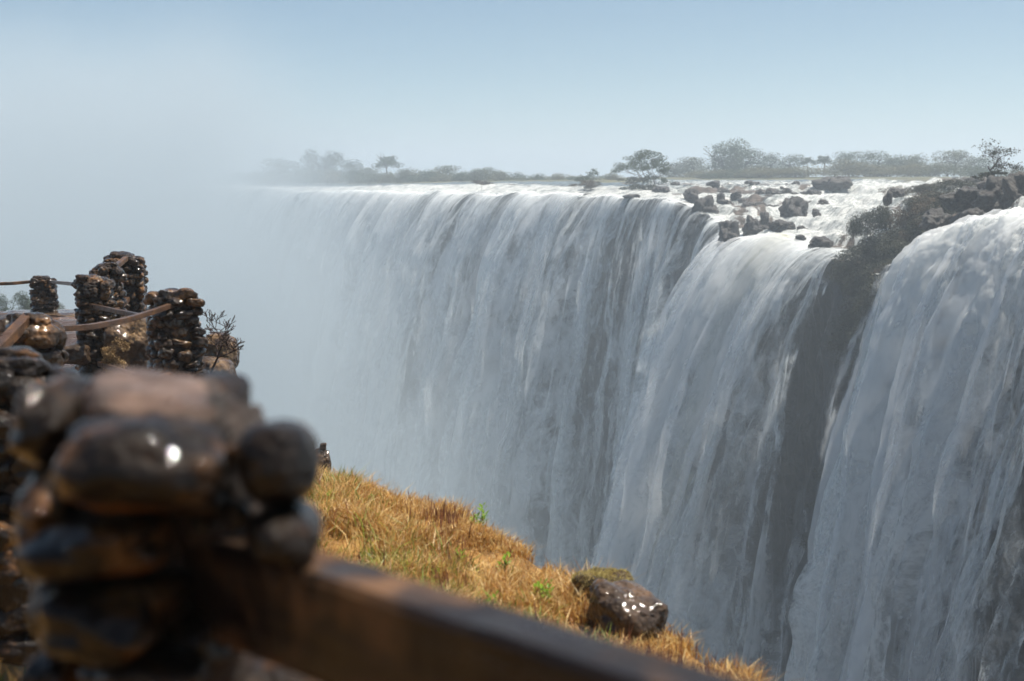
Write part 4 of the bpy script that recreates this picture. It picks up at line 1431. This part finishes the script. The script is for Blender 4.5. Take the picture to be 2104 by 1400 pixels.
def rail(path, wdt, hgt, mat, label, seed, name='timber_rail', n=60, sag=0.0):
    """rounded square section swept along a path"""
    p = np.array([v[:] for v in path], float)
    sl = np.r_[0, np.cumsum(np.linalg.norm(np.diff(p, axis=0), axis=1))]
    u = np.linspace(0, sl[-1], n)
    c = np.stack([np.interp(u, sl, p[:, k]) for k in range(3)], 1)
    if len(p) > 2:
        kz = np.hanning(15); kz /= kz.sum()
        for k in range(3):
            e = np.r_[2 * c[0, k] - c[7:0:-1, k], c[:, k], 2 * c[-1, k] - c[-2:-9:-1, k]]
            c[:, k] = np.convolve(e, kz, 'valid')
    tg = np.gradient(c, axis=0); tg /= np.linalg.norm(tg, axis=1)[:, None]
    side = np.cross(tg, (0, 0, 1.)); side /= np.linalg.norm(side, axis=1)[:, None]
    upv = np.cross(side, tg)
    b = .16
    sec = [(-1, -1 + b), (-1, 1 - b), (-1 + b, 1), (0, 1.0), (1 - b, 1), (1, 1 - b), (1, -1 + b), (1 - b, -1), (0, -1), (-1 + b, -1)]
    V = np.stack([c + side * (sx * wdt / 2) + upv * (sz * hgt / 2) for sx, sz in sec], 1)
    jit = fbm(V[..., 0] * 9, V[..., 1] * 9, V[..., 2] * 9, seed, 4)[..., None]
    V = V + (side[:, None] + upv[:, None]) * jit * min(wdt, hgt) * .05
    m = len(sec)
    org = c.mean(0)
    d = tg.mean(0); yaw = math.atan2(d[1], d[0])
    W_ = V.reshape(-1, 3) - org
    ca, sa = math.cos(-yaw), math.sin(-yaw)
    W_ = np.stack([W_[:, 0] * ca - W_[:, 1] * sa, W_[:, 0] * sa + W_[:, 1] * ca, W_[:, 2]], 1)
    i, j = np.meshgrid(np.arange(n - 1), np.arange(m), indexing='ij')
    a = i * m + j; bb = i * m + (j + 1) % m
    Fc = [tuple(x) for x in np.stack([a, bb, bb + m, a + m], -1).reshape(-1, 4)]
    me = bpy.data.meshes.new(name)
    me.from_pydata([tuple(x) for x in W_], [], Fc + [tuple(range(m))[::-1], tuple((n - 1) * m + q for q in range(m))])
    me.materials.append(mat)
    o = mobj(name, me, None, tuple(org), (0, 0, yaw))
    return tag(o, label, 'rail', 'timber rails between the stone pillars')


# near rail: its top edge lines were measured in the photograph
A0 = Vector((-.56, 2.06, -.545)); B0 = Vector((.62, .845, -.545))
off = Vector((.715, .70, 0)) * .0
ctr = lambda v: v
n_ = Vector((.715, .70, 0)).normalized()
pA = Vector((-.43, 1.90, -.5575)) + n_ * .043 + Vector((-.715, .70, 0)).normalized() * .10
pB = Vector((0.0, 1.44, -.5575)) + n_ * .043 + Vector((.715, -.70, 0)).normalized() * .95
rail([pA, pB], .086, .14, M['wood_near'], 'thick dark wet timber rail close up, running out from the big pillar', 7)
rail([at(-60, 775, 9.2), at(58, 654, 10.45)], .075, .085, M['wood'], 'grey-topped rail slanting up to the squat pillar of large stones', 8)
rail([at(96, 677, 10.6), at(180, 673, 11.2), at(250, 660, 12.0), at(300, 646, 12.6), at(362, 624, 13.2)], .05, .045, M['wood'], 'curved brown rail between the squat pillar and the pillar by the shrub', 9)
rail([at(185, 628, 15.85), at(290, 650, 13.6)], .05, .045, M['wood_dark'], 'dark rail crossing behind the curved brown rail', 10)
rail([at(205, 748, 15.6), at(322, 786, 13.4)], .05, .05, M['wood_dark'], 'dark lower rail between the cluster and the pillar by the shrub', 11)
rail([at(270, 796, 12.3), at(368, 764, 13.25)], .05, .05, M['wood'], 'brown lower rail rising to the foot of the pillar by the shrub', 12)
rail([at(-120, 585, 25), at(20, 583, 25.6), at(75, 578, 26)], .05, .06, M['wood_dark'], 'thin dark rail running off beyond the lone pillar to the picture edge', 13)
rail([at(100, 579, 26), at(172, 586, 17)], .04, .05, M['wood_dark'], 'thin dark rail between the lone pillar and the cluster', 14)
rail([at(228, 556, 16.9), at(258, 532, 18.1)], .06, .06, M['wood'], 'short pale rail wedged between the tops of two cluster pillars', 15)
rail([at(238, 640, 16.6), at(262, 615, 18.1)], .06, .06, M['wood'], 'short lower rail wedged between two cluster pillars', 16)

# ------------------------------------------------------------------ misty headland down the gorge with trees
hx, hy = np.meshgrid(np.linspace(-110, -22, 70), np.linspace(95, 170, 60), indexing='ij')
top = -13.5 - 30 * sstep(-44, -33, hx + 4 * fbm(hy / 9, 0, 0, 7, 3)) + 1.5 * fbm(hx / 9, hy / 9, 0, 6, 4) - 45 * sstep(121, 150, hy) - 60 * sstep(112, 98, hy) - 40 * sstep(-40, -24, hx)
me = npmesh('headland', np.stack([hx, hy, top], -1).reshape(-1, 3), grid_faces(*hx.shape)[:, ::-1] * 1, M['far_rock'])
tag(mobj('headland', me), 'misty headland of the gorge side', kind='structure')
for i, (px, yb, yt, wp, D, kind, v, lab) in enumerate([(48, 660, 598, 70, 118, 'tall', 1, 'dim pointed tree in the spray left of the lone pillar'),
                                                       (8, 662, 606, 50, 120, 'tall', 0, 'dim tree in the spray at the very edge beyond the rails'),
                                                       (78, 662, 612, 60, 117, 'round', 0, 'dim rounded tree in the spray behind the lone pillar'),
                                                       (118, 676, 618, 44, 116, 'round', 1, 'dim low tree in the spray right of the lone pillar')]):
    src = protos[kind][v]
    o = copy_tree(src)
    o.location = at(px, yb + 10, D)
    o.scale = (wp / F * D, wp / F * D, (yb + 10 - yt) / F * D * 1.04)
    o.rotation_euler = (0, 0, i)
    tag(o, lab, 'tree', 'dim trees on the misty headland')


# ------------------------------------------------------------------ spray and haze
def mist_material():
    t = NT('spray')
    p = t.pos()
    sep = t.n('ShaderNodeSeparateXYZ')
    t.l(p, sep.inputs[0])
    x, y, z = sep.outputs
    gx = t.math('SUBTRACT', x, 36.0); gy = t.math('SUBTRACT', y, 100.0)
    ga = t.math('ADD', t.math('MULTIPLY', gx, -.307), t.math('MULTIPLY', gy, .952))      # along the gorge
    gc_ = t.math('ADD', t.math('MULTIPLY', gx, -.952), t.math('MULTIPLY', gy, -.307))    # across, away from the falls
    nz = t.noise(p, .017, 4, .6, .5)
    cur = t.n('ShaderNodeFloatCurve')
    cm = cur.mapping.curves[0]
    pts = MISTH
    cm.points[0].location = pts[0]; cm.points[1].location = pts[-1]
    for q in pts[1:-1]: cm.points.new(*q)
    for q in cm.points: q.handle_type = 'AUTO_CLAMPED'
    cur.mapping.update()
    t.l(t.math('DIVIDE', ga, 600.0, clamp=True), cur.inputs['Value'])
    hh = t.math('MULTIPLY_ADD', cur.outputs[0], 240.0, -120.0)
    hh = t.math('MULTIPLY_ADD', t.math('SUBTRACT', nz, .5), 105.0, hh)
    L = t.math('MULTIPLY_ADD', t.math('MAXIMUM', ga, 0.0), .10, 14.0)
    d = t.math('DIVIDE', t.math('SUBTRACT', hh, z), L)
    mr = t.n('ShaderNodeMapRange', interpolation_type='SMOOTHSTEP')
    mr.inputs['From Min'].default_value = -1.0
    mr.inputs['From Max'].default_value = 1.0
    t.l(d, mr.inputs['Value'])
    e1 = t.n('ShaderNodeMapRange', interpolation_type='SMOOTHSTEP')
    e1.inputs['From Min'].default_value = -8; e1.inputs['From Max'].default_value = 14
    t.l(gc_, e1.inputs['Value'])
    e2 = t.n('ShaderNodeMapRange', interpolation_type='SMOOTHSTEP')
    e2.inputs['From Min'].default_value = 620; e2.inputs['From Max'].default_value = 520
    t.l(ga, e2.inputs['Value'])
    dens = t.math('MULTIPLY', mr.outputs[0], t.math('MULTIPLY', e1.outputs[0], e2.outputs[0]))
    dens = t.math('MULTIPLY', dens, t.math('MAXIMUM', t.math('MULTIPLY_ADD', nz, 3.4, -.85), .06))
    hi = t.n('ShaderNodeMapRange', interpolation_type='SMOOTHSTEP')
    hi.inputs['From Min'].default_value = -5; hi.inputs['From Max'].default_value = 58
    hi.inputs['To Min'].default_value = 1.0; hi.inputs['To Max'].default_value = .10
    t.l(z, hi.inputs['Value'])
    dens = t.math('MULTIPLY', dens, hi.outputs[0])
    dens = t.math('MULTIPLY', dens, MISTD)
    v = t.n('ShaderNodeVolumePrincipled')
    v.inputs['Color'].default_value = (.56, .645, .71, 1)
    v.inputs['Anisotropy'].default_value = .15
    t.l(dens, v.inputs['Density'])
    t.l(v.outputs[0], t.out.inputs['Volume'])
    try:
        t.m.volume_intersection_method = 'FAST'
    except Exception:
        pass
    return t.m


MISTH = [(0, .10), (.16, .27), (.33, .46), (.5, .535), (.62, .625), (.75, .765), (1, .9)]
MISTD = .020
# prism round the gorge: along g from 40 to 640, across c from -12 to 230
e_ = np.array([-.307, .952]); n_c = np.array([-.952, -.307]); o_ = np.array([36., 100.])
corn = []
for zz in (-106, 60):
    for ga_, gc__ in ((30, -12), (640, -12), (640, 260), (30, 260)):
        q = o_ + e_ * ga_ + n_c * gc__
        corn.append((q[0], q[1], zz))
me = npmesh('spray', np.array(corn), np.array([[3, 2, 1, 0], [4, 5, 6, 7], [0, 1, 5, 4], [1, 2, 6, 5], [2, 3, 7, 6], [3, 0, 4, 7]]), mist_material(), False)
tag(mobj('spray', me), 'cloud of white spray rising from the gorge', 'spray', kind='stuff')

t = NT('haze')
v = t.n('ShaderNodeVolumePrincipled')
v.inputs['Color'].default_value = (.76, .87, .97, 1)
v.inputs['Density'].default_value = .0009
v.inputs['Anisotropy'].default_value = .3
t.l(v.outputs[0], t.out.inputs['Volume'])
hx0, hx1, hy0, hy1, hz0, hz1 = -1800, 3600, -300, 4200, -112, 64
corn = [(hx0, hy0, hz0), (hx1, hy0, hz0), (hx1, hy1, hz0), (hx0, hy1, hz0), (hx0, hy0, hz1), (hx1, hy0, hz1), (hx1, hy1, hz1), (hx0, hy1, hz1)]
me = npmesh('haze', np.array(corn, float), np.array([[3, 2, 1, 0], [4, 5, 6, 7], [0, 1, 5, 4], [1, 2, 6, 5], [2, 3, 7, 6], [3, 0, 4, 7]]), t.m, False)
tag(mobj('haze', me), 'thin bluish haze in the air over the gorge', 'haze', kind='stuff')

# ------------------------------------------------------------------ render settings
sc.render.engine = 'CYCLES'
cy = sc.cycles
cy.use_denoising = True
cy.max_bounces = 5
cy.diffuse_bounces = 3
cy.glossy_bounces = 2
cy.transmission_bounces = 3
cy.volume_bounces = 2
cy.transparent_max_bounces = 18
cy.volume_step_rate = 1.6
cy.volume_max_steps = 256
cy.sample_clamp_indirect = 6
cy.use_adaptive_sampling = True
cy.adaptive_threshold = 0.025
cy.sample_clamp_direct = 0
sc.view_settings.view_transform = 'Standard'
sc.view_settings.look = 'None'
sc.view_settings.exposure = 0.95
sc.view_settings.gamma = 1.0
